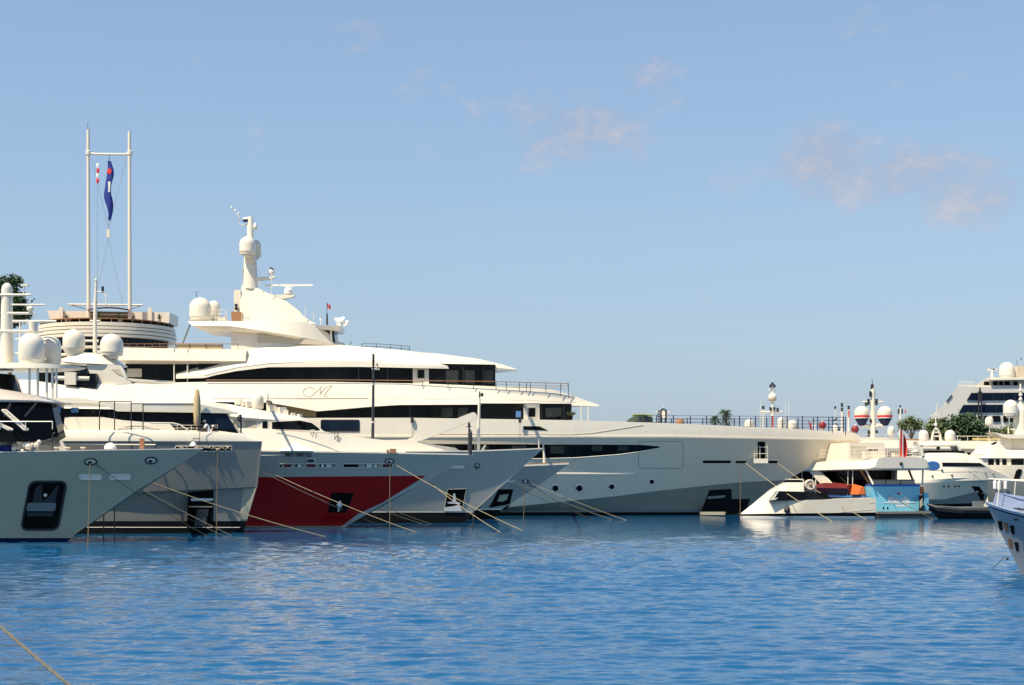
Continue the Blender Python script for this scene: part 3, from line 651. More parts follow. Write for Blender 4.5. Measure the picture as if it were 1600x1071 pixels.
# ================================================================== 4: silver yacht behind the red one
def yacht_silver():
    Dc = 138.0
    T = thing('motor_yacht', 'silver grey yacht behind the red hull, white pole and raised crane boom on its foredeck', 'yacht', (-25, Dc, 0), 'yachts moored in a row')
    wt = W(4.2, .4, 2.1); w1 = W(3.9, .38, 1.8); w2 = W(3.2, .33, 1.5)
    ra = ([(-100, 700), (420, 708), (739, 706), (848, 702)], wt); rb = ([(-100, 742), (807, 739)], w1); rb2 = ([(-100, 764), (779, 764)], W(3.7, .36, 1.7))
    rc = ([(-100, 799.5), (741, 799.5)], w2); rd = ([(-100, 801), (739, 801)], w2); re = ([(-100, 812), (727, 815)], W(3.1, .33, 1.5), 0); rf = ([(-100, 830), (700, 830)], w2, -1.4)
    h = MB().loft([ra, rb, rb2, rc], Dc, 100); h.build('hull', SILV, T); S = h.surf()
    MB().loft([rc, rd], Dc, 60, False, False).build('waterline_stripe', WH, T)
    MB().loft([rd, re, rf], Dc, 60, False).build('antifouling', BLACK, T)
    MB().loft([([(x, y - 1.8) for x, y in ra[0]], lambda t: wt(t) + .04), ([(x, y) for x, y in ra[0]], lambda t: wt(t) + .04)], Dc, 70).build('rail_cap', WH, T)
    q = [(699.5, 765), (729, 764), (722, 799), (694, 799)]
    o = patch(S, q, .04, 8, 8).build('anchor_pocket', DARK, T); line_on(S, q, .03, .06, 6, True).build('rim', SILV, o)
    a = patch(S, [(708, 772), (711, 771), (713, 784), (719, 786), (719, 788), (700, 787), (699, 785), (708, 784)], .12, 14, 3); a.build('anchor', WHITEC, o)
    patch(S, [(694.5, 793), (710, 791), (718, 788), (722, 799), (694, 799)], .1, 8, 3).build('pocket_sill', WHITEC, o)
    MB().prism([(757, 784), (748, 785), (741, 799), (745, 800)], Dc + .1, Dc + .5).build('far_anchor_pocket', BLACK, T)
    fairlead(S, 745.5, 728.5, T, 3.6, 3.4)
    q = rrect(702, 728, 725.5, 732, 1.8); o = patch(S, q, .03, 10, 2).build('mooring_slot', WHITEC, T); line_on(S, q, .025, .05, 4, True).build('rim', STEEL, o)
    line_on(S, [(750, 723), (776, 708)], .015, .0, 6).build('hull_seam', LILAC, T)
    MB().loft([([(100, 668), (430, 676), (540, 684), (600, 688), (640, 687), (675, 694.5), (711, 700), (722, 706)], W(2.6, .6, 2, .4)), ([(100, 712), (726, 709)], W(3.4, .5, 2, .4))], Dc, 60).build('foredeck_cover', WH, T, 22)
    MB().loft([([(100, 640), (380, 650), (430, 668)], W(2.6, .7, 2, .6)), ([(100, 680), (450, 684)], W(2.9, .7, 2, .6))], Dc, 30).build('wheelhouse', GLASS, T)
    # crane
    a = P(628, 695, Dc - 1.2); b = P(739, 651, Dc - 1.2)
    d = (b - a).normalized(); up = d.cross(Vector((0, 1, 0))); up = up if up.z > 0 else -up
    m = MB(); n = 14; ring = []
    for i in range(n + 1):
        t = i / n; p = a.lerp(b, t); hh = .20 + .17 * min(1, t * 2.2) if t < .5 else .37 - .05 * (t - .5)
        ring.append((p, hh))
    for k in range(5): ring.append((b + d * (.36 * math.sin(R(18 * (k + 1)))), .345 * math.cos(R(18 * (k + 1))) + .01))
    vs = []
    for p, hh in ring: vs += [p + up * hh - Vector((0, .3, 0)), p + up * hh + Vector((0, .3, 0)), p - up * hh + Vector((0, .3, 0)), p - up * hh - Vector((0, .3, 0))]
    fs = [(i * 4 + j, i * 4 + (j + 1) % 4, i * 4 + 4 + (j + 1) % 4, i * 4 + 4 + j) for i in range(len(ring) - 1) for j in range(4)] + [(0, 3, 2, 1), tuple(len(vs) - 4 + j for j in range(4))]
    cr = m.add(vs, fs).build('crane_boom', WH, T)
    MB().lathe(P(636, 704, Dc - 1.2), [(.55, 0), (.5, .5), (.42, .8)], 14).build('crane_base', WH, cr)
    MB().tube([P(642, 691, Dc - 1.56), P(642, 691, Dc - 1.48)], .07, n=12).build('pivot_pin', RUBBER, cr)
    mt = MB().tube([P(747.5, 706, Dc - .2), P(748, 660, Dc - .2), P(749, 622, Dc - .2)], .15, .11, 12).build('signal_pole', WH, T)
    MB().tube([P(749, 622, Dc), P(749.5, 612, Dc)], .06).lathe(P(753, 620, Dc), [(.1, 0), (.14, .06), (.14, .26), (.06, .34)], 10).box(P(751, 619, Dc), (.3, .06, .06)).build('pole_lamp', RUBBER, mt)
    for y_ in (655, 682): MB().tube([P(744.5, y_, Dc - .2), P(751, y_, Dc - .2)], .06).build('pole_step', WH, mt)
    MB().prism([(751, 705), (757, 695), (760, 695), (755, 705)], Dc - .4, Dc - .1).build('fin_vent', WH, T)
    MB().tube([P(742, 705, Dc), P(742, 655, Dc)], .02).build('whip_antenna', STEEL, T)
    MB().tube([P(842, 702.5, Dc), P(842, 681, Dc)], .05).tube([P(841, 682, Dc), P(857, 682.5, Dc)], .05).box(P(842, 680.5, Dc), (.16, .16, .12)).build('bow_lamp_post', WH2, T)
    return S, Dc
S4, D4 = yacht_silver()

# ================================================================== 5: smaller grey yacht, brown rail
def yacht_small():
    Dc = 151.0
    T = thing('motor_yacht', 'small grey yacht with brown capped rail and low bow, beside the giant yacht', 'yacht', (-10, Dc, 0), 'yachts moored in a row')
    wt = W(4.0, .4, 2.1); w1 = W(3.7, .36, 1.8); w2 = W(3.0, .32, 1.5)
    ra = ([(150, 728), (700, 732), (819, 728.5), (889, 725.5)], wt); rb = ([(150, 762), (836, 763)], w1); rc = ([(150, 794), (786, 795)], w2)
    rd = ([(150, 796.5), (783, 797)], w2); re = ([(150, 806), (772, 808)], w2, 0); rf = ([(150, 825), (750, 825)], w2, -1.3)
    h = MB().loft([ra, rb, rc], Dc, 90); h.build('hull', paint('blue_grey_hull_paint', (.36, .35, .29), .3, .2), T); S = h.surf()
    MB().loft([rc, rd], Dc, 60, False, False).build('waterline_stripe', WH, T); MB().loft([rd, re, rf], Dc, 60, False).build('antifouling', BLACK, T)
    MB().loft([([(x, y - 2.2) for x, y in ra[0]], lambda t: wt(t) + .05), ([(x, y + .6) for x, y in ra[0]], lambda t: wt(t) + .05)], Dc, 70).build('white_rubbing_strake', WH, T)
    MB().loft([([(x, y - 3.6) for x, y in ra[0]], wt), ([(x, y - 2.3) for x, y in ra[0]], wt)], Dc, 70).build('cap_rail', BROWN, T)
    q = [(779, 765), (802, 765), (796.5, 788), (764, 794)]
    o = patch(S, q, .04, 8, 8).build('anchor_pocket', DARK, T)
    patch(S, [(781, 774), (795, 772), (792, 781), (786, 784), (777, 784)], .1, 8, 3).build('anchor', BRONZE, o)
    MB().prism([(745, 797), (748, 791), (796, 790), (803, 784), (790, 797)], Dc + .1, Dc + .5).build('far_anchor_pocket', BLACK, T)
    o = patch(S, rrect(816, 750, 826, 754, 1), .04, 5, 2).build('fairlead', DARK, T); patch(S, rrect(818.5, 751, 823.5, 753.5, .8), .09, 4, 1).build('roller', WHITEC, o)
    q = rrect(790, 750.5, 805, 754, 1.5); o = patch(S, q, .03, 8, 2).build('mooring_slot', WHITEC, T)
    MB().tube([P(850.5, 724, Dc), P(850, 710, Dc), P(848.5, 695, Dc)], .15, .06, 10).build('jack_staff', WH, T)
    MB().loft([([(200, 700), (640, 712), (700, 724)], W(2.4, .6, 2, .5)), ([(200, 736), (740, 736)], W(3, .6, 2, .5))], Dc, 30).build('coach_house', WH, T)
    return S, Dc
S5, D5 = yacht_small()

# ================================================================== 6: the giant cream yacht
def yacht_giant():
    Dc = 170.0
    T = thing('superyacht', 'giant cream superyacht with tall domed mast, black window bands and a long pointed bow', 'yacht', (5, Dc, 0), 'yachts moored in a row')
    Wb = 6.5
    wt = W(Wb, .46, 2.0); w1 = W(Wb + .05, .46, 2.0); w2 = W(Wb - .15, .40, 1.75); w3 = W(Wb - .6, .33, 1.5); w4 = W(Wb - 1.2, .30, 1.45)
    ra = ([(100, 654), (640, 653), (900, 657), (1034, 661), (1146, 666), (1240, 670.5), (1335, 677), (1346, 684)], wt)
    rb = ([(100, 682), (900, 681.5), (1057, 682), (1240, 686), (1347, 688.5)], w1)
    rb2 = ([(100, 684.5), (900, 684), (1057, 684.5), (1240, 688), (1344.5, 690)], w1)
    rc = ([(100, 742), (992, 742), (1100, 735), (1200, 733), (1262, 732)], w2)
    rd = ([(100, 797), (792, 793), (960, 776), (1012, 769), (1124, 757), (1169, 753), (1230, 750.5)], w3)
    re = ([(100, 798), (800, 798), (1174, 796)], w4); rf = ([(100, 801.5), (1168, 800.5)], w4)
    rg = ([(100, 806), (1160, 809)], w4, 0); rh = ([(100, 830), (1140, 830)], w4, -1.8)
    bul = MB().loft([ra, rb, rb2], Dc, 120); bul.build('bulwark', WH, T); SB = bul.surf()
    hul = MB().loft([rb2, rc, rd], Dc, 120, False, False); hul.build('hull', HULLW, T, 40); S = hul.surf()
    low = MB().loft([rd, re], Dc, 120, False, False); low.build('lower_hull', CHINE, T); SL = low.surf()
    MB().loft([re, rf], Dc, 70, False, False).build('waterline_stripe', GREYD, T)
    MB().loft([rf, rg, rh], Dc, 70, False).build('antifouling', BLACK, T)
    MB().loft([([(x, y - .3) for x, y in rb[0]], lambda t: w1(t) + .10), ([(x, y - .3) for x, y in rb2[0]], lambda t: w1(t) + .10)], Dc, 100).build('rubbing_strake', WH2, T)
    # long tapering hull window
    win = [(500, 694), (674, 694), (1000, 695.5), (1031, 698), (1030, 700), (1000, 705.5), (967, 710), (900, 715), (830, 717), (500, 717)]
    o = patch(S, win, .03, 80, 5).build('hull_window', GLASS, T)
    line_on(S, [(830, 717.4), (900, 715.6), (967, 710.6), (1000, 706), (1030, 700.6)], .05, .03, 8).build('window_rim', WH, o)
    for x in (690, 742, 800, 860, 925, 965):
        pz = rrect(x, 697, x + (22 if x < 900 else 16), 709 if x < 900 else 705, .6); patch(S, pz, .05, 4, 3).build('window_pane', CURT, o)
    sk = lambda t: w2((400 + 493 * t) / 1162) + .10
    MB().loft([([(500, 738), (992, 738.5)], sk), ([(500, 741), (993, 741)], sk)], Dc, 40).build('lower_strake', WH, T)
    for x, y, r in ((867.5, 763, 5.2), (905, 763, 5.3), (955.5, 760.5, 4.4), (1018, 752.6, 4.0)):
        o = patch(S, circ(x, y, r, 20), .04, 10, 4).build('porthole', GLASS, T)
        line_on(S, circ(x + .4, y + .3, r + .5, 20), .09, .0, 2, True).build('rim', WH, o)
    line_on(S, rrect(997.5, 690, 1067, 732, 2.5), .022, .005, 5, True).build('shell_door_seam', GREYD, T)
    for x in (1009, 1058): line_on(SB, [(x - 2, 680), (x - 2, 674.5), (x + 2, 674.5), (x + 2, 680)], .02, .0, 2).build('door_hinge', LILAC, T)
    for x0, x1, rl in ((1098, 1142, 0), (1149.5, 1166, 1), (1199.5, 1215, 1)):
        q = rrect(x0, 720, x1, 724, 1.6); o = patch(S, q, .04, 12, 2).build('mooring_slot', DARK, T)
        if rl: patch(S, rrect(x0, 718.6, x1, 720.2, .5), .09, 6, 1).build('lip', STEEL, o)
    # side door with folding balcony
    o = patch(S, rrect(1184, 690.5, 1195.5, 717, .8), .04, 5, 5).build('side_door', DARK, T)
    c = cast(S, 1187, 720, 0)
    pl = MB().box(c + Vector((0, -.35, -.05)), (1.55, 1.0, .5)).build('balcony', WH, o)
    r_ = MB()
    for dx in (-.72, -.1, .72): r_.tube([c + Vector((dx, -.8, .2)), c + Vector((dx, -.8, 2.1))], .03)
    for z in (.75, 1.45, 2.1): r_.tube([c + Vector((-.72, -.8, z)), c + Vector((.72, -.8, z))], .03)
    r_.build('balcony_rail', WH, o)
    MB().ball(c + Vector((-.45, -.1, 2.0)), .32, 10).box(c + Vector((-.5, -.1, 1.1)), (.35, .3, 1.2)).build('door_gear', WHITEC, o)
    # anchor pocket and dark forefoot
    q = [(1108.5, 766), (1143, 764.5), (1137.5, 780), (1172, 780), (1166, 797), (1158, 806), (1094, 804)]
    o = patch(SL, q, .06, 30, 8, 168).build('anchor_pocket', BLACK, T)
    patch(SL, [(1107, 776), (1134, 774), (1132, 778), (1105, 780)], .12, 8, 2, 168).build('anchor', GREYH, o)
    patch(SL, [(1094, 800), (1134, 800), (1133, 805), (1093, 805)], .16, 8, 2, 168).build('sill', CHINE, o)
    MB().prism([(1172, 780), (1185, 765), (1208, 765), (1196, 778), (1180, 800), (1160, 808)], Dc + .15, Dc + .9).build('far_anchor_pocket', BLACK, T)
    # bulwark step running forward, vent, blue side window
    patch(SB, [(818, 666.2), (843, 666.4), (856, 672.8), (819, 672)], .04, 12, 3).build('vent_slot', DARK, T)
    o = patch(SB, rrect(501.5, 656.5, 561.5, 674.5, 2), .04, 20, 4).build('saloon_window', GLASSB, T); line_on(SB, rrect(501.5, 656.5, 561.5, 674.5, 2), .04, .04, 4, True).build('rim', RUBBER, o)
    line_on(SB, [(685, 678.4), (891, 679), (925, 677), (960, 671.5), (1005, 664.5)], .05, .0, 10).build('bulwark_step', STONE, T)
    for x, y in ((644, 652.5), (812.5, 652.5)):
        b = MB().box(P(x, y + 4, Dc - Wb - .25), (.30, .25, .62)).build('deck_floodlight', RUBBER, T); MB().tube([P(x, y + 7, Dc - Wb - .2), P(x, y + 35, Dc - Wb - .2)], .02).build('cable', DSTEEL, b)
    # upper deck: glass house, cream overhang
    wg = W(5.7, .86, 2.4, 3.0)
    g1 = MB().loft([([(100, 628), (893, 631)], wg), ([(100, 660), (893, 660)], wg)], Dc, 90); g1.build('upper_saloon', GLASS, T); G = g1.surf()
    patch(G, [(416, 626), (494, 626), (494, 652), (416, 652)], .03, 10, 4).build('side_panel', KHAKI, T)
    o = patch(G, [(818, 630), (843, 630), (843, 656), (818, 656)], .05, 8, 4).build('door_panel', WH2, T)
    patch(G, rrect(826, 638, 836.5, 651.5, .8), .09, 5, 3).build('window', GLASS, o)
    line_on(G, rrect(824.5, 636.5, 838, 653.5, 1), .035, .07, 4, True).build('door_frame', WH, o)
    patch(G, rrect(806, 642.5, 814, 652.5, .5), .04, 4, 3).build('painted_sky_pane', PALEB, T)  # sky light painted on the glass as a blue patch
    for x in (640, 690, 750, 845, 880): patch(G, [(x, 634), (x + 1.2, 634), (x + 1.2, 656), (x, 656)], .04, 1, 4).build('mullion', DSTEEL, T)
    for x0 in (692, 715, 852, 862): patch(G, [(x0, 638), (x0 + 16, 637), (x0 + 15, 651), (x0 + 1, 652)], .03, 5, 3).build('glass_pane', CURT, T)
    wo = W(6.3, .62, 2.0, .4); wo1 = W(6.55, .64, 2.0, .5); wi = W(5.7, .6, 2.0, .4)
    top = [(120, 601), (320, 597), (520, 597), (670, 600), (773, 604), (831, 606.6), (864, 609), (897, 619), (934, 632.5)]
    bot = [(120, 626), (416, 629), (450, 634.5), (496, 643), (520, 641), (583, 635.5), (624, 633), (818, 632), (900, 634), (936, 634.6)]
    mid = [(120, 622), (416, 623), (560, 622), (818, 624), (900, 629), (935.5, 633.5)]
    ov = MB().loft([(top, wi), (mid, wo), (bot, wo1), ([(x, y + .6) for x, y in bot], wi)], Dc, 110); ov.build('upper_bulwark', WH, T, 26); SO = ov.surf()
    line_on(SO, [(330, 623.2), (575, 622.6)], .05, .0, 8).build('bulwark_seam', STONE, T)
    for x in (908, 919): MB().tube([P(x, 634, Dc - 2.2), P(x, 660, Dc - 2.2)], .05).build('awning_pole', WH, T)
    # flourish emblem: a curling M
    def fl(pts, name='emblem_stroke'):
        q = []
        for i in range(len(pts) - 1):
            p0 = pts[max(0, i - 1)]; p1 = pts[i]; p2 = pts[i + 1]; p3 = pts[min(len(pts) - 1, i + 2)]
            for k in range(6):
                t = k / 6; q.append(tuple(.5 * (2 * p1[j] + (p2[j] - p0[j]) * t + (2 * p0[j] - 5 * p1[j] + 4 * p2[j] - p3[j]) * t * t + (3 * p1[j] - p0[j] - 3 * p2[j] + p3[j]) * t ** 3) for j in (0, 1)))
        q.append(pts[-1]); return line_on(SO, q, .038, .02, 2).build(name, BRONZE, T)
    fl([(491, 609), (484, 605.3), (476, 608), (474, 614), (479, 619.5), (486, 619), (493, 613), (500, 607.5), (501, 609), (499.5, 616)])
    fl([(499.5, 616.5), (506, 608.5), (512, 603.5), (518, 602.5)]); fl([(518.5, 602.5), (512, 610), (507, 617.5), (509, 620), (512, 618.5)]); fl([(500, 607.5), (502.5, 603.5)])
    for x in (600, 700, 790): line_on(SO, [(x, interp(top, x) + 3), (x + 1, interp(bot, x) - 2)], .012, .0, 4).build('panel_seam', STONE, T)
    line_on(SO, [(575, 623.5), (820, 625.5), (900, 629.5)], .02, .0, 8).build('panel_seam', STONE, T)
    # bridge deck: glass house and sweeping roof
    wh = W(5.0, .86, 2.4, 2.6)
    g2 = MB().loft([([(310, 562), (774, 570)], wh), ([(310, 606), (774, 610)], wh)], Dc, 90); g2.build('bridge_deck_house', GLASS, T); G2 = g2.surf()
    o = patch(G2, [(645, 572), (670, 572), (670, 604), (645, 604)], .05, 8, 4).build('door_panel', WH2, T)
    patch(G2, rrect(652.5, 578, 663, 591, .8), .09, 5, 3).build('window', GLASS, o); line_on(G2, rrect(651, 576.5, 664.5, 592.5, 1), .035, .07, 4, True).build('door_frame', WH, o)
    for x0, x1 in ((698, 716), (726, 742), (756, 770)): patch(G2, [(x0, 579), (x1, 579), (x1, 600), (x0, 599)], .03, 6, 3).build('glass_pane', CURT, T)
    for x in (560, 605, 697, 723, 754): patch(G2, [(x, 574), (x + 1.2, 574), (x + 1.2, 604), (x, 604)], .04, 1, 4).build('mullion', DSTEEL, T)
    rt = [(275, 581), (320, 566), (376, 546), (420, 541), (531, 539), (641, 549), (685, 553), (748, 561), (784, 569.5), (806, 576.5)]
    rbm = [(275, 588), (320, 586), (336, 581), (370, 574), (420, 567.5), (560, 566), (657, 570.5), (773, 574.5), (807, 577.8)]
    rbt = [(275, 592), (320, 591), (336, 586.5), (370, 580), (420, 574), (560, 573.5), (657, 575.5), (773, 578), (807, 579)]
    wr0 = W(3.4, .6, 2.2, .4); wr1 = W(5.7, .66, 2.2, .6); wr2 = W(5.75, .66, 2.2, .6)
    rmid = [(a + (b - a) * .5, c) for (a, b, c) in ((275, 275, 585), (320, 320, 576), (376, 376, 560), (420, 420, 553), (531, 531, 551), (657, 657, 560), (748, 748, 568), (806, 806, 577.3))]
    rf_ = MB().loft([(rt, wr0), (rmid, W(5.0, .63, 2.2, .5)), (rbm, wr1), (rbt, wr2), ([(x, y + .8) for x, y in rbt], wr0)], Dc, 120); rf_.build('bridge_roof', WH, T, 26); SRf = rf_.surf()
    line_on(SRf, [(320, 587), (370, 574.5), (420, 568), (500, 565), (590, 566), (600, 563)], .04, .0, 8).build('roof_seam', STONE, T)
    # teak hand rail and stanchions
    hr = [(322, 594.2), (520, 594), (645, 595), (773, 596.5), (831, 598), (888, 599.5)]
    wrl = W(5.9, .55, 2.0, 2.2)
    def dr(x): return Dc - wrl((x - 322) / (888 - 322))
    mb = MB(); pts = []
    for x in [322 + (888 - 322) * i / 40 for i in range(41)]: pts.append(P(x, interp(hr, x), dr(x)))
    mb.tube(pts, .04, n=6); mb.build('teak_hand_rail', TEAK, T)
    st = MB()
    for x in (660, 700, 740, 775, 791, 811.5, 822.5, 829, 853, 876, 888.3): st.tube([P(x, interp(hr, x), dr(x)), P(x, interp(top, x) + 6, dr(x))], .035, n=6)
    for f in (.35, .7): st.tube([P(x, interp(hr, x) + f * 12, dr(x)) for x in (775, 791, 811, 829, 853, 876, 888)], .015, n=5)
    st.build('stanchion_rail', DSTEEL, T)
    far = [Vector((p.x, 2 * Dc - p.y, p.z)) for p in pts[31:]]
    MB().tube(far, .04, n=6).tube([pts[-1], far[-1]], .04, n=6).build('far_hand_rail', TEAK, T)
    rail([P(x, y, Dc - 2.2) for x, y in ((565, 546), (588, 546), (610, 547.5), (627, 549), (640, 550.5))], T, 8.5 / F * Dc, .035, .03, DSTEEL, 'roof_rail', (.5,))
    MB().tube([P(540, 541, Dc - 1), P(546, 541, Dc - 1), P(549, 534, Dc - 1)], .05).build('roof_lamp', DSTEEL, T)
    # after decks
    MB().loft([([(190, 543.5), (320, 545.5), (384, 546)], C(5.2)), ([(177, 563), (384, 564.5)], C(5.6)), ([(186, 568), (384, 569)], C(5.0))], Dc, 24).build('after_deck_slab', WH2, T)
    MB().loft([([(196, 566), (384, 566)], C(4.2)), ([(196, 604), (384, 604)], C(4.2))], Dc, 20).build('after_saloon', GLASS, T)
    MB().box(P(210, 583, Dc - 4.4), (1.6, .2, .9)).build('glass_screen', STONE, T)
    for x in (272, 293): MB().tube([P(x, 545, Dc - 5.3), P(x, 600, Dc - 5.3)], .07).build('awning_post', WH, T)
    rl = rail([P(x, 546, Dc - 5) for x in (275, 296, 322, 348, 372)], T, 8.5 / F * 165, .035, .03, DSTEEL, 'after_rail')
    MB().prism([(276, 538.5), (348, 539), (348, 545.5), (276, 545.5)], Dc - 4.9, Dc - 4.84).build('rail_screen', TAN, rl); MB().tube([P(274, 537.4, Dc - 5), P(348, 537.6, Dc - 5)], .06).build('teak_top', TEAK, rl)
    # sun deck wing and house
    wy = MB().loft([([(293, 502.5), (320, 501.8), (470, 503), (492, 508), (513, 521), (537, 540)], W(3.9, .5, 2, .5)), ([(300, 509), (362, 510), (410, 517), (470, 527), (512, 536), (539, 541.5)], W(4.4, .5, 2, .6)), ([(310, 514), (362, 518), (412, 521), (470, 531), (538, 542)], W(4.0, .5, 2, .5))], Dc, 70); wy.build('sun_deck_wing', WH, T, 24)
    MB().loft([([(361, 512), (420, 516), (536, 536)], W(3.4, .4, 2, .8)), ([(361, 556), (560, 552)], W(3.6, .4, 2, 1.0))], Dc, 40).build('sun_deck_house', WH2, T)
    MB().prism([(402, 522), (402, 535.5), (532, 540.5), (505, 534), (440, 525)], Dc - 3.55, Dc - 3.2).build('recess_shade_panel', STONE, T)  # tan panel paints the triangular shade of a recess; no hollow modelled
    MB().loft([([(471, 509), (532, 509.5)], C(2.6)), ([(474, 513), (528, 517)], C(2.4))], Dc, 12).build('forward_platform', WH, T)
    MB().loft([([(503, 514), (522, 516)], C(1.6)), ([(503, 536), (524, 540)], C(1.6))], Dc, 8).build('lookout_window', GLASSB, T)
    MB().prism([(515.5, 514), (518.5, 514), (519.5, 540), (516, 540)], Dc - 1.75, Dc - 1.65).build('window_post', WH, T)
    for x, y, rz in ((527.5, 501, 20), (534, 500, -25), (541, 506, -50), (531, 508, 10)):
        c = P(x, y, Dc - 1.2 - (x % 3) * .3); m = Matrix.Translation(c) @ Matrix.Rotation(R(rz), 4, 'Y') @ Matrix.Rotation(R(35), 4, 'X')
        d = MB().lathe((0, 0, 0), [(.06, -.22), (.2, -.16), (.34, 0), (.40, .12), (.38, .13), (.2, .02), (.02, -.02)], 16); d.v = [m @ v for v in d.v]
        o = d.build('searchlight_dish', WHITEC, T); MB().tube([c - Vector((0, 0, .2)), P(x, 511, c.y)], .05).build('bracket', WH, o)
    MB().tube([P(511, 508, Dc), P(511, 490, Dc)], .12, .08).tube([P(511, 490, Dc), P(511, 473, Dc)], .03).build('flag_staff', DSTEEL, T)
    MB().ball(P(501, 500, Dc - 1), .15, 10).tube([P(501, 507, Dc - 1), P(501, 500, Dc - 1)], .05).build('deck_lamp', WH, T)
    for x, y0, y1 in ((406, 447, 423), (424, 462, 420), (477, 499, 478), (490, 500, 488), (354.5, 502, 484)): MB().tube([P(x, y0, Dc - .8), P(x, y1, Dc - .8)], .03).build('whip_antenna', STEEL, T)
    # mast
    MB().loft([([(377.5, 446), (403, 450.5), (418, 458), (442, 467), (466, 485), (480, 499), (488, 504)], W(.45, .3, 2, .2)), ([(375, 480), (440, 482), (470, 492), (490, 504.5)], W(1.0, .3, 2, .3)), ([(373, 506), (494, 506)], W(1.3, .3, 2, .4))], Dc, 50).build('mast_fin', WH, T)
    MB().box(P(372, 474, Dc - .3), (.75, 1.0, 2.8)).build('mast_cabinet', WH2, T)
    pf = MB().prism([(361, 487), (378, 488), (378, 502), (362, 502)], Dc - 1.35, Dc - 1.0).build('dark_locker', BROWN, T)
    for y in (477.5, 482.5): MB().lathe(P(369, y, Dc - 1.1), [(.12, -.15), (.18, -.1), (.18, .12), (.1, .17)], 12).build('navigation_lamp', RUBBER, T)
    rail([P(x, 502, Dc - 1.5) for x in (378, 384)], T, 1.1, .03, .03, WH); rail([P(x, 502.5, Dc - 3.6) for x in (330, 337, 343, 352)], T, 1.25, .025, .025, WH, mids=(.33, .66)); MB().box(P(347, 499, Dc - 3.2), (.9, .5, .5)).build('deck_locker', WH, T)
    tw = MB().lathe((P(391, 448, Dc).x, Dc, zpy(452, Dc)), [(.86, 0), (.8, 1.2), (.70, 3.4), (.68, 4.2), (.5, 4.5), (.38, 5.6), (.33, 7.9), (.3, 8.0)], 22, 1, .8); mast = tw.build('mast', WH, T)
    MB().prism([(385, 398), (396, 398), (398, 409), (389, 411), (383, 405)], Dc - .85, Dc - .5).build('mast_bracket', WH2, mast)
    radome(387, 369.5, 398, 26, Dc - 1.2, mast); radome(399, 375, 402.5, 18, Dc + .9, mast)
    MB().tube([P(390, 351.5, Dc), P(373.5, 351, Dc), P(374.5, 340, Dc), P(362, 325, Dc)], .08, .04).build('mast_arm', WH, mast)
    for x, y in ((362, 324.5), (368, 329), (373, 334)): MB().ball(P(x, y, Dc), .13, 10).build('sensor_ball', WHITEC if x < 370 else STEEL, mast)
    MB().lathe(P(384, 344.5, Dc), [(.28, 0), (.37, .1), (.35, .2), (.2, .3), (.02, .34)], 16).build('mast_cap', WHITEC, mast); MB().lathe(P(384, 345, Dc), [(.3, -.12), (.36, .0)], 16).build('cap_base', NAVY, mast)
    MB().tube([P(389, 358.5, Dc), P(399, 357.5, Dc), P(404, 356.5, Dc)], .11, .07).build('mast_arm', WH, mast)
    MB().lathe(P(399, 356, Dc), [(.2, 0), (.21, .3), (.15, .48), (.02, .54)], 14).build('small_dome', WHITEC, mast)
    MB().prism([(390, 434), (430, 431.5), (431, 433), (424, 436), (392, 440)], Dc - .35, Dc + .35).build('mast_platform', WH, mast)
    o = MB().ball(P(424, 425.5, Dc), .36, 14).build('radar_ball', WHITEC, mast); MB().box(P(424.5, 420, Dc - .1), (.42, .3, .16), 0, Matrix.Rotation(R(25), 3, 'Y')).build('visor', NAVY, o)
    MB().tube([P(380, 420, Dc - .3), P(380.5, 455, Dc - .3)], .05).build('mast_ladder', BRONZE, mast)
    MB().prism([(428, 460.5), (461, 461), (458, 464), (444, 467), (437, 467)], Dc - .5, Dc + .5).build('radar_platform', WH, mast)
    MB().lathe(P(450.5, 460.5, Dc), [(.36, 0), (.46, .1), (.48, .5), (.35, .65), (.18, .75)], 16).build('radar_pedestal', WHITEC, mast)
    MB().box(P(451.5, 446, Dc), (5.3, .22, .2)).box(P(451.5, 448, Dc), (1.0, .2, .16)).build('radar_scanner', WHITEC, mast)
    radome(313, 465, 501, 34, Dc - 1.6, T); radome(334, 470, 502, 20, Dc + .6, T)
    MB().tube([P(307, 466, Dc - 1), P(307, 457, Dc - 1)], .03).tube([P(303, 457, Dc - 1), P(311, 456, Dc - 1)], .02).build('whip_antenna', DSTEEL, T)
    MB().tube([P(297, 507, Dc - 2), P(285, 538, Dc - 2)], .09).build('wing_strut', GREYD, T)
    # foredeck rail, both sides
    zt = zpy(649.2, Dc - 4); wd = W(Wb - .35, .46, 2.0)
    def deck(x, side): t = (x - 100) / 1246; t = min(t, .995); w = wd(t); return Dc + side * w
    for side, xs in ((-1, [1000, 1010, 1026, 1052, 1078.6, 1104, 1130, 1155.5, 1180.6, 1206, 1230, 1254, 1277.6, 1300.5, 1321]), (1, [1006, 1018, 1049, 1073.7, 1098, 1122, 1147.6, 1173, 1198, 1222.7, 1247, 1271, 1295, 1318])):
        m = MB(); tops = []
        for x in xs:
            Yd = deck(x, side); p = P(x, 660, Yd)
            zd = zpy(interp(ra[0], x), Dc - wt(min(.995, (x - 100) / 1246))) - .1; tp = Vector((p.x, Yd, zt)); bt = Vector((p.x, Yd, zd - .2))
            m.tube([bt, tp], .055, n=6); tops.append((bt, tp))
        for f in (0.97, .72, .47, .22): m.tube([Vector((b.x, b.y, zt - (1 - f) * 1.5)) for b, t in tops], .02, n=5)
        m.build('foredeck_railing', NAVY, T)
    MB().lathe(P(1062.5, 662, Dc - 1), [(.48, 0), (.47, .25), (.36, .45), (.02, .56)], 16).build('hatch_dome', BROWN, T)
    m = MB()
    for x in (1033, 1040): m.tube([P(x, 664, Dc), P(x + .4, 641, Dc), P(1036.5, 639, Dc)], .12, n=6)
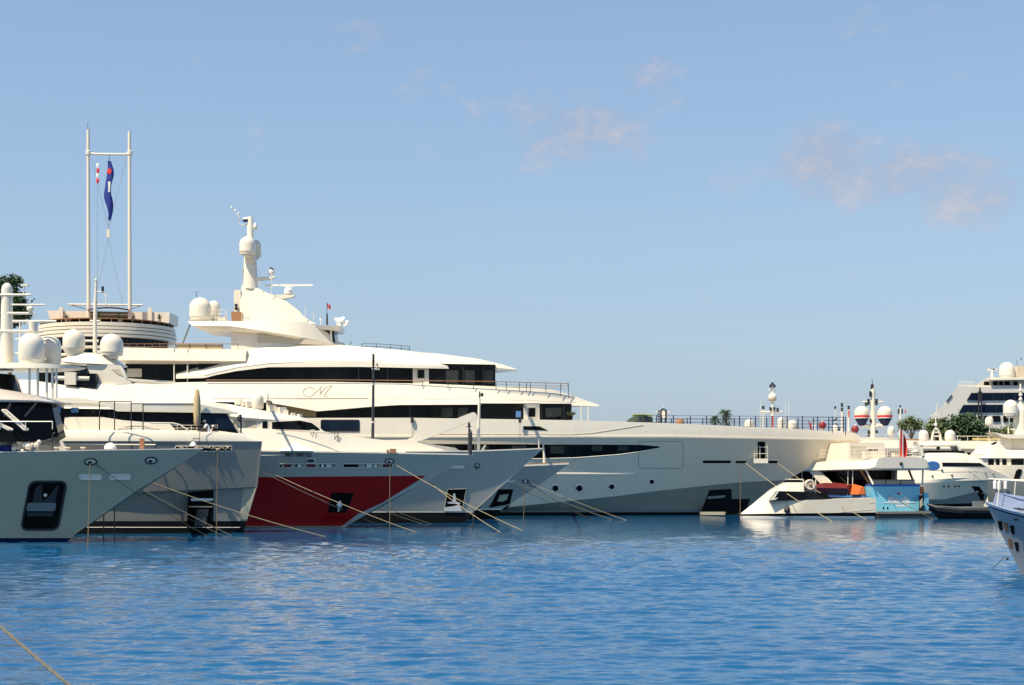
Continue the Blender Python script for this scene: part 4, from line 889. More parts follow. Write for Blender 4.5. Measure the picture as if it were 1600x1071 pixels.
    m.build('foredeck_light_frame', RUBBER, T); MB().box(P(1036.5, 648, Dc), (.36, .25, .7)).build('frame_box', WH, T); MB().tube([P(1036.5, 640, Dc), P(1036.7, 634, Dc)], .03).build('frame_antenna', STEEL, T)
    MB().tube([P(1024, 644, Dc + .2), P(1047, 644, Dc + .2)], .05).build('light_bar', WH, T)
    for k in range(5): MB().tube([P(1029.5, 642 + k * 4, Dc - .4), P(1029.5, 644.5 + k * 4, Dc - .4)], .12).build('bar_lamp', RUBBER, T)
    return S, SL, SB, Dc, wt
S6, S6L, S6B, D6, wt6 = yacht_giant()

# things carried by the giant yacht
def carried():
    t = thing('ship_tender', 'small dark green covered tender stowed on the foredeck of the giant cream yacht', 'tender', P(1000, 662, 168))
    MB().loft([([(982, 656), (990, 650.5), (1005, 649), (1019, 652)], lambda s: .3 + .9 * math.sin(math.pi * min(1, s * .8 + .2))), ([(981, 659), (1020, 657)], lambda s: .4 + 1.0 * math.sin(math.pi * min(1, s * .8 + .2))), ([(984, 664), (1020, 664)], C(.5))], 168, 24).build('hull', paint('dark_green_cover', (.02, .035, .02), .7, 0, var=.3, scale=3), t)
    MB().tube([P(988, 649, 167), P(1006, 648, 167), P(1020, 650, 167)], .10).build('tube_edge', paint('lime_edge', (.20, .26, .06), .6, 0), t)
    MB().prism([(990, 647.6), (1018, 648.4), (1018, 650), (990, 649.6)], 167.4, 168.6).build('white_top', WH, t)
    c = P(892, 656, D6 - 4.6)
    t = thing('potted_plant', 'green and yellow potted plant by the rounded glass of the giant yacht', 'plant', c)
    MB().lathe(c, [(.16, 0), (.24, .35), (.22, .37)], 12).build('pot', DARK, t)
    mb = MB()
    for i in range(70):
        a = rnd.random() * 6.28; l = rnd.uniform(.4, .95); e = rnd.uniform(.5, 1.4); d = Vector((math.cos(a) * math.cos(e), math.sin(a) * math.cos(e), math.sin(e)))
        s = d.cross(Vector((0, 0, 1))).normalized() * .035; b = c + Vector((0, 0, .35)); mb.add([b - s, b + s, b + d * l * .6 + s, b + d * l + Vector((0, 0, -.12)), b + d * l * .6 - s], [(0, 1, 2, 3, 4)])
    mb.build('leaves', LEAFO, t)
    for px, py, lab in ((1285, 665, 'dark red ball fender beside the foredeck rail near the giant yacht bow'), (1336, 671, 'dark red ball fender at the very tip of the giant yacht bow')):
        D = D6 + .1; c = P(px, py, D); t = thing('ball_fender', lab, 'fender', c - Vector((0, 0, .43)), 'red ball fenders')
        MB().ball(c, .43, 18).build('ball', REDB, t); MB().lathe(c + Vector((0, 0, .40)), [(.1, 0), (.08, .1), (.03, .13)], 10).build('eye', WHITEC, t); MB().lathe(c - Vector((0, 0, .55)), [(.2, 0), (.3, .12), (.2, .2)], 12).build('stand', STONE, t)
    c = P(511, 474, D6); mb = MB()
    n = 8
    for i in range(n + 1):
        for j in range(4): mb.v.append(c + Vector((.42 * i / n, .08 * math.sin(i * 1.1 + j * .4), -.5 * j / 3 - .25 * i / n)))
    mb.f = [(i * 4 + j, i * 4 + 4 + j, i * 4 + 5 + j, i * 4 + 1 + j) for i in range(n) for j in range(3)]
    tag(mb.build('small_flag', paint('pink_red_cloth', (.55, .12, .14), .8, 0, var=.3, scale=4)), 'tiny red and white flag on the staff above the giant yacht bridge', 'flag')
carried()

# ================================================================== wedge tender under the giant bow
def wedge():
    Dc = 157.0
    T = thing('wedge_tender', 'low cream wedge-shaped motor launch lying under the giant yacht bow', 'motorboat', (30, Dc, 0))
    def ww(w): return lambda t: w if t > .45 else .05 + (w - .05) * (1 - (1 - t / .45) ** 1.8)
    # rows run from the bow (left) to the stern (right)
    ra = ([(1181, 784), (1202, 782.8), (1290, 780.8), (1368.5, 778.5)], ww(1.9)); rb = ([(1156.5, 803.5), (1369, 801)], ww(1.75)); rb2 = ([(1156, 804.5), (1368, 804)], ww(1.6))
    rc = ([(1157, 806.5), (1367, 807)], ww(1.55)); rd = ([(1157, 808), (1367, 808)], ww(1.5), 0); re = ([(1165, 815), (1367, 815)], ww(1.3), -.6)
    h = MB().loft([ra, rb], Dc, 60, True, False, 1.0); h.build('hull', paint('oatmeal_hull_paint', (.74, .65, .50), .3, .2), T); S = h.surf()
    MB().loft([rb, rb2, rc], Dc, 50, False, False, 1.0).build('black_stripe', BLACK, T); MB().loft([rc, rd], Dc, 40, False, False, 1.0).build('waterline_stripe', WH, T); MB().loft([rd, re], Dc, 40, False, True, 1.0).build('antifouling', BLACK, T)
    line_on(S, [(1290, 803), (1368, 796)], .025, .0, 8).build('hull_crease', STONE, T)
    for x0 in (1359,): line_on(S, [(x0, 786), (x0 + 8, 785.5)], .03, .0, 4).build('side_badge', STONE, T)
    # raked foredeck and wheelhouse
    dk = MB().loft([([(1181, 783.5), (1206, 765.5), (1230, 754), (1257, 754), (1257.5, 768)], lambda t: .08 + 1.2 * min(1, t * 1.6)), ([(1181, 785), (1215, 784), (1258, 784)], lambda t: .1 + 1.7 * min(1, t * 1.6))], Dc, 40, True, True, 1.0); dk.build('wheelhouse', WH, T, 25); SD = dk.surf()
    MB().loft([([(1214, 767.5), (1270, 769), (1288, 778.5)], C(1.64)), ([(1203.5, 783), (1289, 781)], C(1.88))], Dc, 20, True, True, 1.0).build('side_windows', GLASS, T)
    MB().prism([(1204, 782), (1215, 767.5), (1217, 767.8), (1210, 779), (1216, 778), (1212, 781)], Dc - 1.93, Dc - 1.86).build('window_mullion', WH, T)
    MB().prism([(1231.5, 748.3), (1255, 748.6), (1255, 750), (1231.5, 750)], Dc - .9, Dc + .9).build('roof_wing', WH, T); MB().prism([(1229, 751), (1257, 751), (1257, 754), (1229, 754)], Dc - .8, Dc + .8).build('roof_gap', DARK, T)
    MB().prism([(1270, 771), (1290, 771), (1300, 780), (1275, 780)], Dc - 1.2, Dc + 1.2).build('cockpit_well', DARK, T)
    c = P(1230, 797, Dc - 1.98); f = thing('fender', 'black teardrop fender hanging on the side of the cream wedge-shaped launch', 'fender', c)
    MB().lathe(c, [(.03, -.36), (.2, -.3), (.33, -.1), (.3, .1), (.14, .34), (.05, .45)], 16).build('ball', RUBBER, f); MB().tube([c + Vector((0, 0, .42)), P(1229, 782, Dc - 1.92)], .02).build('lanyard', DSTEEL, f)
    c = P(1265, 758, Dc - 1.0); t = thing('life_raft', 'round cream life raft drum behind the wedge launch wheelhouse', 'life raft', c - Vector((0, 0, .6)))
    d = MB().lathe((0, 0, 0), [(.30, -.5), (.52, -.45), (.56, -.2), (.56, .2), (.52, .45), (.46, .5), (.3, .42), (.01, .42)], 20); m = Matrix.Translation(c) @ Matrix.Rotation(R(90), 4, 'X'); d.v = [m @ v for v in d.v]; d.build('drum', STONE, t)
    MB().ball(c + Vector((.02, -.45, 0)), .17, 10).build('valve', BROWN, t)
    fr = MB()
    for dx in (-.62, .62): fr.tube([c + Vector((dx, 0, -.95)), c + Vector((dx, 0, .55))], .05)
    fr.tube([c + Vector((-.62, 0, -.6)), c + Vector((.62, 0, -.6))], .05); fr.build('cradle', STEEL, t)
wedge()

# ================================================================== blue-sterned yacht seen from astern
def blue_stern():
    O = Vector((40.15, 160, 0)); a = R(17); f = Vector((-math.sin(a), math.cos(a), 0)); r = Vector((math.cos(a), math.sin(a), 0))
    L = lambda x, y, z: O + r * x + f * y + Vector((0, 0, z))
    T = thing('motor_yacht', 'yacht seen from astern with bright sky-blue transom carrying its white name', 'yacht', O)
    def pr(sec0, sec1, y0, y1):     # prism between two cross sections in local x,z
        n = len(sec0); m = MB(); vs = [L(x, y0, z) for x, z in sec0] + [L(x, y1, z) for x, z in sec1]
        return m.add(vs, [tuple(range(n)), tuple(range(n, 2 * n))[::-1]] + [(i, (i + 1) % n, n + (i + 1) % n, n + i) for i in range(n)])
    pr([(-3.1, -.8), (3.1, -.8), (3.3, 2.0), (-3.3, 2.0)], [(-3.3, -.8), (3.3, -.8), (3.6, 2.1), (-3.6, 2.1)], 1.0, 24).build('hull', NAVY, T)
    pr([(-3.45, 2.0), (3.45, 2.0), (3.45, 2.25), (-3.45, 2.25)], [(-3.7, 2.1), (3.7, 2.1), (3.7, 2.35), (-3.7, 2.35)], 1.0, 24).build('gunwale', PALEB, T)
    tr = pr([(-2.62, .6), (2.5, .6), (2.9, 3.2), (-3.0, 3.2)], [(-2.62, .6), (2.5, .6), (2.9, 3.2), (-3.0, 3.2)], .0, 1.2)
    for i, v in enumerate(tr.v):
        if v.z > 2: tr.v[i] = v + f * .35
    tr.build('transom', BLUEC, T); St = tr.surf()
    tb = pr([(-2.95, 3.2), (2.88, 3.2), (2.9, 3.42), (-3.0, 3.42)], [(-2.95, 3.2), (2.88, 3.2), (2.9, 3.42), (-3.0, 3.42)], .33, 1.3); tb.build('dark_blue_coping', paint('strong_blue_paint', (.01, .09, .40), .3), T)
    pr([(-3.0, .38), (3.2, .38), (3.2, .62), (-3.0, .62)], [(-3.0, .38), (3.2, .38), (3.2, .62), (-3.0, .62)], -1.3, 1.1).build('swim_platform', GREYH, T)
    pr([(-2.9, -.3), (3.1, -.3), (3.1, .36), (-2.9, .36)], [(-2.9, -.3), (3.1, -.3), (3.1, .36), (-2.9, .36)], -1.1, 1.1).build('platform_skirt', paint('weathered_brown_skirt', (.07, .058, .042), .6, 0, var=.3), T)
    text_on(St, 'Rusella', 1387.5, 785, 8.6, 'name_lettering', WHITEC, T, .03, 1.0, .12, 157, .03)
    text_on(St, 'VALLETTA', 1399.5, 791.8, 3.6, 'port_lettering', WHITEC, T, .03, .92, 0, 157, .045)
    line_on(St, [(1380, 786.2), (1395, 786.6), (1415, 786.8), (1430, 785.6)], .03, .02, 3, Dd=158).build('name_flourish', WHITEC, T)
    for pts, m in (([(1401, 771), (1404, 769.5), (1407, 772), (1404, 773.5)], REDB), ([(1405, 770), (1408, 769), (1410, 772), (1407, 773)], LILAC)): patch(St, pts, .03, 6, 3, 158).build('crest', m, T)
    for x in (1380.5, 1387): patch(St, rrect(x - 1.1, 792.5, x + 1.1, 796, .6), .04, 4, 2, 158).build('exhaust_vent', DARK, T)
    patch(St, [(1436, 774), (1443, 774), (1441, 798), (1436, 798)], .05, 4, 4, 158).build('transom_door', DARK, T)
    patch(St, [(1437, 783), (1441.5, 778), (1441.5, 790), (1437, 795)], .09, 4, 3, 158).build('steps', BRONZE, T)
    for k in range(3): MB().box(L(-1.75 + 1.75 * k, 1.0, 3.62), (1.6, .35, .42), a).build('seat_back', STONE, T); MB().box(L(-1.75 + 1.75 * k, .98, 3.87), (1.62, .4, .1), a).build('seat_trim', BROWN, T)
    pr([(-2.6, 2.2), (2.3, 2.2), (2.3, 4.95), (-2.6, 4.95)], [(-2.6, 2.2), (2.3, 2.2), (2.3, 4.95), (-2.6, 4.95)], 4.5, 22).build('saloon_glass', GLASS, T)
    pr([(1.9, 3.4), (2.15, 3.4), (2.15, 4.9), (1.9, 4.9)], [(1.9, 3.4), (2.15, 3.4), (2.15, 4.9), (1.9, 4.9)], 3.6, 4.4).build('door_frame', LILAC, T)
    # roof with overhanging, rounded edge
    rf = MB(); secs = []
    prof = lambda w, z: [(-w, z + .0), (-w + .25, z - .12), (w - .25, z - .12), (w, z + .0), (w - .35, z + .85), (w - 1.2, z + 1.05), (-w + 1.2, z + 1.05), (-w + .35, z + .85)]
    ys = [(-.8, 3.1, 5.2), (-.4, 3.6, 5.05), (2, 3.9, 5.0), (10, 3.9, 4.95), (18, 3.6, 4.9), (23, 2.6, 4.8)]
    vs = [L(x, y, z) for y, w, z0 in ys for x, z in prof(w, z0)]; n = 8
    rf.add(vs, [tuple(range(n)), tuple(len(vs) - n + j for j in range(n))] + [(i * n + j, i * n + (j + 1) % n, (i + 1) * n + (j + 1) % n, (i + 1) * n + j) for i in range(len(ys) - 1) for j in range(n)]).build('upper_deck', WH, T, 40)
    for sx in (-1, 1):
        MB().tube([L(sx * 3.4, .6, 5.0), L(sx * 2.9, -.1, 3.4)], .10).build('roof_strut', WH2, T)
        MB().tube([L(sx * 2.9, 2.6, 5.0), L(sx * 2.6, .8, 3.2)], .12).build('stair_rail', BROWN, T)
    m = pr([(-3.6, 3.0), (-3.45, 3.0), (-3.3, 5.0), (-3.55, 5.0)], [(-3.6, 3.0), (-3.45, 3.0), (-3.3, 5.0), (-3.55, 5.0)], 6.5, 9.0)
    for i, v in enumerate(m.v):
        if v.z > 4: m.v[i] = v + f * 4.0
    m.build('side_wing', WH2, T)
    for y in (3.2, 4.2, 12, 14.5): MB().tube([L(-3.45, y, 2.2), L(-3.4, y, 5.0)], .045).build('side_stanchion', STEEL, T)
    rail([L(-3.3, 16, 6.05), L(-3.4, 8, 6.05), L(-3.3, 3, 6.05), L(-2.6, .4, 6.05), L(-1.2, 0, 6.05), L(.4, 0, 6.05), L(1.8, 0, 6.05), L(2.9, .5, 6.05), L(3.3, 3, 6.05), L(3.3, 10, 6.05)], T, 1.05, .03, .03, STEEL, 'upper_rail', (.3, .6))
    mm = MB()
    for k in range(24): p = L(-2.4 + 5 * k / 23, .12, 6.05); mm.tube([p, p + Vector((0, 0, 1.0))], .015, n=5)
    mm.build('rail_bars', STEEL, T)
    pr([(-2.4, 6.0), (2.2, 6.0), (2.0, 7.9), (-2.2, 7.9)], [(-2.4, 6.0), (2.2, 6.0), (2.0, 7.9), (-2.2, 7.9)], 6, 16).build('sky_lounge', WH2, T)
    pr([(-2.1, 6.6), (-.3, 6.6), (-.3, 7.5), (-2.1, 7.5)], [(-2.1, 6.6), (-.3, 6.6), (-.3, 7.5), (-2.1, 7.5)], 5.9, 5.98).build('lounge_door', STONE, T)
    MB().box(L(-2.6, 1.6, 6.5), (.9, .7, .8), a).build('deck_locker', WH2, T); MB().box(L(.9, 1.4, 6.4), (1.2, .7, .6), a).build('deck_sofa', STONE, T); MB().box(L(-2.0, 1.5, 7.0), (.9, .5, .14), a).build('dark_cushion', DARK, T)
    # things on board
    c = L(-3.45, 7.5, 2.4); t = thing('ship_tender', 'dark red tender stowed along the side deck of the blue-sterned yacht', 'tender', c)
    vs = []; k = 10
    for i in range(k + 1):
        y = 3.6 + 9.5 * i / k; w = .35 + .35 * math.sin(math.pi * min(1, i / k * .8 + .2)); z1 = 3.55 - .05 * abs(i - 5)
        vs += [L(-3.35 - w * .3, y, 2.45), L(-3.35 - w, y, 3.0), L(-3.35 - w * .8, y, z1), L(-2.7, y, z1 + .1), L(-2.7, y, 2.45)]
    MB().add(vs, [(i * 5 + j, i * 5 + (j + 1) % 5, i * 5 + 5 + (j + 1) % 5, i * 5 + 5 + j) for i in range(k) for j in range(5)] + [(0, 1, 2, 3, 4), tuple(k * 5 + j for j in range(5))]).build('hull', paint('maroon_cover', (.16, .016, .012), .5, 0, var=.3), t)
    MB().box(L(-3.9, 11.2, 2.9), (.5, 1.1, .7), a).build('engine', RUBBER, t)
    for sx, y, lab in ((-1, 1.9, 'orange cover on the left quarter of the blue-sterned yacht, beside the dark red tender'), (1, 1.4, 'orange cover on the right quarter of the blue-sterned yacht, above the black inflatable')):
        m = pr([(sx * 3.0, 2.35), (sx * 3.75, 2.35), (sx * 3.6, 3.1), (sx * 3.2, 3.15)], [(sx * 3.0, 2.35), (sx * 3.75, 2.35), (sx * 3.5, 3.4), (sx * 3.2, 3.4)], y - .6, y + 1.2); tag(m.build('orange_cover', ORNG), lab, 'cover', 'orange covers')
    tag(MB().box(L(3.5, .3, 1.6), (.5, .5, 1.9), a).build('fender_board', BLUEC), 'sky-blue fender block on the right quarter of the blue-sterned yacht', 'fender')
    # red ensign hanging from its staff
    b = L(.15, -.2, 5.4); tp = L(.05, -.5, 9.4); E = thing('ensign', 'red ensign hanging limp from the staff over the sky-blue transom', 'flag', b)
    MB().tube([b, tp], .06, .04).build('staff', BRONZE, E); mb = MB(); n, k = 10, 14
    for i in range(k + 1):
        for j in range(n + 1):
            t = i / k; q = j / n; p = tp.lerp(b, .06 + .86 * t); w = (.25 + .65 * math.sin(math.pi * min(1, .15 + t * .75))); mb.v.append(p + r * (q * w * .85) + f * (.16 * math.sin(q * 9 + t * 3)) + Vector((0, 0, -.5 * q * (1 - t * .6))))
    mb.f = [(i * (n + 1) + j, i * (n + 1) + j + 1, (i + 1) * (n + 1) + j + 1, (i + 1) * (n + 1) + j) for i in range(k) for j in range(n)]
    mb.build('cloth', REDC, E); st = MB()
    for i in range(k + 1):
        t = i / k; p = tp.lerp(b, .08 + .84 * t); st.v += [p + r * (.10 + .06 * t) - f * .2, p + r * (.24 + .05 * t) - f * .2]
    st.f = [(2 * i, 2 * i + 1, 2 * i + 3, 2 * i + 2) for i in range(k)]; st.build('white_stripe', WHITEC, E)
    MB().ball(L(-.05, -.75, 5.55), .22, 10).build('staff_socket', RUBBER, E)
blue_stern()

# ================================================================== white flybridge yacht and black inflatable
def white_cruiser():
    Dc = 186.0
    T = thing('motor_yacht', 'white flybridge yacht with a blue oval side window and black windscreen strip', 'yacht', (53, Dc, 0))
    wt = W(3.4, .25, 2.0); 
    ra = ([(1400, 752), (1440, 750), (1500, 747), (1579, 748)], wt); rb = ([(1400, 755), (1551, 754)], W(3.5, .25, 1.9)); rb2 = ([(1400, 781), (1476, 780.5), (1524, 769), (1545, 772)], W(3.1, .2, 1.6)); rc = ([(1400, 790), (1539, 786)], W(2.6, .2, 1.5)); rd = ([(1400, 801), (1530, 800)], W(2.4, .2, 1.5), 0); re = ([(1400, 815), (1520, 815)], W(2.3, .2, 1.5), -1)
    MB().loft([ra, rb], Dc, 60).build('bulwark', WH, T); h = MB().loft([rb, rb2], Dc, 60, False, False); h.build('hull', HULLW, T); S = h.surf(); l2 = MB().loft([rb2, rc], Dc, 60, False, False); l2.build('lower_hull', GREYH, T); MB().loft([rc, rd, re], Dc, 40, False).build('antifouling', BLACK, T)
    for x in (1475, 1482.5, 1492.5, 1498.5): patch(S, circ(x, 760.3, 1.5, 12), .05, 6, 2).build('porthole', GLASS, T)
    patch(S, [(1518, 760), (1530, 760.5), (1537, 770), (1532, 771), (1524, 769)], .05, 10, 4).build('anchor_pocket', DARK, T)
    patch(l2.surf(), [(1527, 771), (1538, 772), (1537, 782), (1533, 782)], .05, 8, 4).build('anchor_pocket', DARK, T)
    up = MB().loft([([(1420, 716), (1450, 708), (1509, 707.5), (1515, 712.5), (1533, 718.5), (1548, 731), (1567, 740), (1577, 744)], W(2.0, .4, 2, .15)), ([(1420, 727), (1452, 723), (1532, 724), (1550, 734), (1578, 745.5)], W(2.7, .4, 2, .25)), ([(1405, 754), (1579, 749.5)], W(3.1, .3, 2, .3))], Dc, 70); up.build('superstructure', WH, T, 28); SU = up.surf()
    patch(SU, circ(1457.5, 728, 11, 22, 7.2), .05, 16, 6).build('oval_window', paint('blue_side_glass', (.03, .10, .28), .08, 0), T)
    o = patch(SU, [(1472, 723), (1531, 723.5), (1540, 729.3), (1472.5, 728.8)], .05, 20, 3).build('windscreen', GLASS, T)
    line_on(SU, [(1447, 735), (1468, 735.5), (1475, 738), (1548, 736.5)], .03, .0, 5).build('deck_line', STONE, T)
    for x, y in ((1472, 735), (1487.5, 743), (1457, 744.5), (1540, 740), (1552, 741)): c = cast(SU, x, y, .08); MB().ball(c, .13, 8).build('deck_fitting', RUBBER, T)
    rail([P(x, 743 + (x - 1490) * .03, Dc - 2.5) for x in (1490, 1497, 1504, 1512, 1520, 1530, 1540, 1552, 1565)], T, .55, .02, .02, STEEL)
    MB().loft([([(1450, 704), (1506, 704.5)], C(1.9)), ([(1449, 707.5), (1508, 707.8)], C(2.0))], Dc, 10).build('fly_screen', GLASS, T)
    # fly arch, pylon and domes
    MB().loft([([(1432, 706), (1445, 696), (1497, 694), (1503, 705)], C(1.5)), ([(1436, 706), (1447, 698.5), (1495, 697), (1499, 706)], C(1.5))], Dc, 30).build('fly_arch', WH2, T)
    MB().prism([(1427, 704), (1430, 698), (1436, 696), (1441, 699), (1444, 712), (1440, 714), (1437, 704), (1432, 702)], Dc - 2.4, Dc - 1.9).build('arch_leg', WH, T)
    MB().lathe(P(1466, 703, Dc - .8), [(.2, 0), (.22, .3), (.14, .35), (.14, .5), (.24, .55), (.2, .7)], 12).build('searchlight', RUBBER, T)
    radome(1443, 672, 689.5, 15.5, Dc, T); radome(1484.5, 672, 689.5, 16.5, Dc, T)
    MB().loft([([(1433, 690), (1500, 690)], C(1.0)), ([(1436, 696), (1497, 696)], C(1.3))], Dc, 8).build('dome_plinth', WH2, T)
    py = MB().tube([P(1456, 692, Dc), P(1457, 680, Dc), P(1461, 671, Dc), P(1465, 671, Dc), P(1469, 680, Dc), P(1470, 692, Dc)], .16).build('mast_hoop', WH, T)
    MB().tube([P(1462.5, 672, Dc), P(1462, 650, Dc), P(1465, 630, Dc)], .10, .04).build('mast', WH, py); MB().box(P(1460, 649, Dc), (1.0, .2, .12)).build('spreader', WH, py); MB().ball(P(1462, 664, Dc), .22, 10).build('small_dome', WHITEC, py)
    for y in (676, 682): MB().tube([P(1457, y, Dc), P(1469, y, Dc)], .09).build('hoop_bar', WH, py)
white_cruiser()

def inflatable():
    Dc = 152.5; T = thing('inflatable_tender', 'long black inflatable boat afloat in front of the white flybridge yacht', 'inflatable boat', (45, Dc, 0))
    def wr(t): return .25 + 1.0 * math.sin(math.pi * min(.5, t * 1.2)) 
    MB().loft([([(1450, 787), (1462, 790), (1500, 794.5), (1560, 793)], lambda t: wr(t) * .75), ([(1450.5, 789), (1462, 793), (1500, 797.5), (1562, 797)], lambda t: wr(t)), ([(1455, 794), (1466, 799), (1500, 802), (1562, 802)], lambda t: wr(t) * .95)], Dc, 40, False, False, 1.0).build('tube', RUBBER, T, 60)
    MB().loft([([(1455, 793), (1466, 798), (1500, 801), (1562, 801)], lambda t: wr(t) * .8), ([(1464, 808), (1562, 809)], lambda t: wr(t) * .7), ([(1470, 813), (1562, 813)], lambda t: wr(t) * .6)], Dc, 30, True, True, 1.0).build('hull', BLACK, T)
    MB().loft([([(1470, 790.5), (1500, 792.5), (1560, 792)], C(.75)), ([(1470, 795), (1560, 797)], C(.8))], Dc, 10, True, True, 1.0).build('grey_floor', GREYD, T)
    MB().box(P(1528, 789, Dc), (.9, .8, .7)).build('console', GREYD, T); MB().tube([P(1505, 797, Dc - 1.3), P(1555, 797, Dc - 1.32)], .03).build('grab_line', ROPED, T)
inflatable()

# ================================================================== near boat at the right edge
def near_right():
    O = Vector((19.45, 63, 0)); a = R(45); d = Vector((math.cos(a), -math.sin(a), 0)); nn = Vector((-math.sin(a), -math.cos(a), 0))
    L = lambda s, b, z: O + d * s + nn * b + Vector((0, 0, z))
    T = thing('motorboat', 'near blue grey boat bow cut off by the right edge, small dark hull windows', 'motorboat', O)
    n = 40; S_ = [14 * (i / (n - 1)) ** 1.5 for i in range(n)]
    def row(off, wmax, k, zf): return [(off + s, .03 + wmax * (1 - math.exp(-s / k)), zf(s)) for s in S_]
    rows = [row(0, 2.5, 2.6, lambda s: 2.90 - .20 * s + .011 * s * s), row(.05, 2.45, 2.7, lambda s: 2.72 - .20 * s + .011 * s * s), row(.75, 2.2, 3.6, lambda s: 1.5 - .06 * s + .003 * s * s), row(1.55, 2.0, 4.6, lambda s: 0.0), row(1.9, 1.8, 5, lambda s: -.7)]
    def mk(rs, ct=False, cb=False):
        m = MB(); k = len(rs); vs = [L(s, b, z) for r_ in rs for s, b, z in r_] + [L(s, -b, z) for r_ in rs for s, b, z in r_]; o = k * n; fs = []
        for q in range(k - 1):
            for i in range(n - 1): fs += [(q * n + i, (q + 1) * n + i, (q + 1) * n + i + 1, q * n + i + 1), (o + q * n + i, o + q * n + i + 1, o + (q + 1) * n + i + 1, o + (q + 1) * n + i)]
        for i in range(n - 1):
            if ct: fs.append((i, i + 1, o + i + 1, o + i))
            if cb: e = (k - 1) * n; fs.append((e + i, o + e + i, o + e + i + 1, e + i + 1))
        for i in (0, n - 1): fs.append(tuple(q * n + i for q in range(k)) + tuple(o + q * n + i for q in reversed(range(k))))
        return m.add(vs, fs)
    h = mk(rows[1:]); h.build('hull', LBLUE, T); S = h.surf()
    mk([[(s - .03, b + .03, z + .0) for s, b, z in rows[0]], [(s - .02, b + .04, z + .06) for s, b, z in rows[1]]], True, True).build('gunwale', paint('pale_blue_gunwale', (.30, .36, .46), .3), T)
    tr = [(s + .45, b * .62, z + .40) for s, b, z in rows[0]]; tr2 = [(s + .3, b * .7, z - .05) for s, b, z in rows[0]]
    mk([tr, tr2], True, False).build('foredeck_trunk', paint('pale_blue_gelcoat', (.22, .26, .38), .3, .2), T)
    BRW = paint('brown_blind', (.15, .075, .035), .7, 0)
    for k, (x0, y0) in enumerate(((1558.5, 814), (1567.5, 816.5), (1577.5, 821), (1574.5, 842), (1584.5, 847))):
        q = [(x0, y0), (x0 + 6.5, y0 + 1), (x0 + 7.5, y0 + 14.5), (x0 + 3, y0 + 14)]
        patch(S, q, .02, 6, 4, 61).build('hull_window', (DARK, BRW, DARK, BRW, DARK)[k], T)
    c = cast(S, 1574, 873, .03, 61); MB().ball(c, .06, 10).build('drain', RUBBER, T)
    c = cast(S, 1589, 812.5, .02, 61); MB().box(c, (.25, .05, .06)).build('vent', DARK, T)
    cs = MB()
    for k in range(2): cs.tube([L(s, b * .86 - k * .35, z + .10 + .06 * math.sin(s * 2.2)) for s, b, z in rows[0][12:]], .13, n=8)
    cs.build('cushion', STONE, T)
    for k in range(2): MB().tube([L(s, b * .93 - k * .3, z + .16 + .06 * math.sin(s * 2.2 + .5)) for s, b, z in rows[0][10:]], .03, n=6).build('cushion_piping', RUBBER, T)
    rp = [(s + .1, b * .93, 3.84 - .045 * s) for s, b, z in rows[0][::3]]
    m = MB(); m.tube([L(*p) for p in rp], .03, n=6); m.tube([L(s, -b, z) for s, b, z in rp], .03, n=6)
    for (s, b, z), (s2, b2, z2) in list(zip(rp, rows[0][::3]))[2::3]: m.tube([L(s, b, z), L(s2, b2 * .95, z2)], .022, n=6); m.tube([L(s, -b, z), L(s2, -b2 * .95, z2)], .022, n=6)
    m.build('bow_rail', STEEL, T)
    m = MB(); cw = [(4.5, 1.3, 2.5), (5.5, 1.4, 4.3), (9, 1.5, 4.6), (12, 1.5, 4.6), (13, 1.5, 2.4)]
    m.add([L(s, b, z) for s, b, z in cw] + [L(s, -b, z) for s, b, z in cw], [(0, 1, 2, 3, 4), (9, 8, 7, 6, 5)] + [(i, (i + 1) % 5, 5 + (i + 1) % 5, 5 + i) for i in range(5)]).build('wheelhouse', WH, T)
    m = MB(); cw = [(5.02, 1.40, 3.3), (5.38, 1.46, 4.0), (11.6, 1.54, 4.2), (12.0, 1.54, 3.3)]
    m.add([L(s, b, z) for s, b, z in cw] + [L(s, -b, z) for s, b, z in cw], [(0, 1, 2, 3), (7, 6, 5, 4)] + [(i, (i + 1) % 4, 4 + (i + 1) % 4, 4 + i) for i in range(4)]).build('wheelhouse_window', GLASS, T)
    rope(cast(S, 1571, 868, .02, 61), wpt(1546, 886) , .05, .018, ROPED, 'thin dark line from the right-hand boat bow into the water', n=8)
near_right()

# ================================================================== far yachts seen over the giant bow
def hull_far(T, x0, x1, D, wid, deck, m=WH2, house=None, win=True):
    w = W(wid, .6, 2)
    MB().loft([([(x0, deck), (x1, deck - 1)], w), ([(x0, deck + 30), (x1 - 30, deck + 30)], W(wid * .9, .5, 1.7)), ([(x0, 800), (x1 - 50, 800)], W(wid * .85, .5, 1.7), -.5)], D, 40).build('hull', m, T)
    if house:
        for i, (a, b, y0, y1) in enumerate(house):
            MB().loft([([(a, y0), (b - 6, y0)], W(wid * (.72 - .08 * i), .7, 2.2, 1)), ([(a, y1), (b, y1)], W(wid * (.78 - .08 * i), .7, 2.2, 1))], D, 30).build('deckhouse', WH2, T)
            if win: MB().loft([([(a + 4, y0 + (y1 - y0) * .3), (b - 8, y0 + (y1 - y0) * .3)], W(wid * (.78 - .08 * i) + .04, .7, 2.2, 1)), ([(a + 4, y0 + (y1 - y0) * .7), (b - 6, y0 + (y1 - y0) * .7)], W(wid * (.78 - .08 * i) + .04, .7, 2.2, 1))], D, 30).build('window_band', GLASS, T)
def lamps(mast, D, pts, w=.2, h=.55):
    for x, y in pts: MB().lathe(P(x, y, D) - Vector((0, 0, h / 2)), [(w * .6, 0), (w, .05), (w, h * .42), (w * .6, h * .45), (w * .6, h * .55), (w, h * .58), (w, h - .05), (w * .6, h)], 8).build('navigation_lamp', RUBBER, mast)
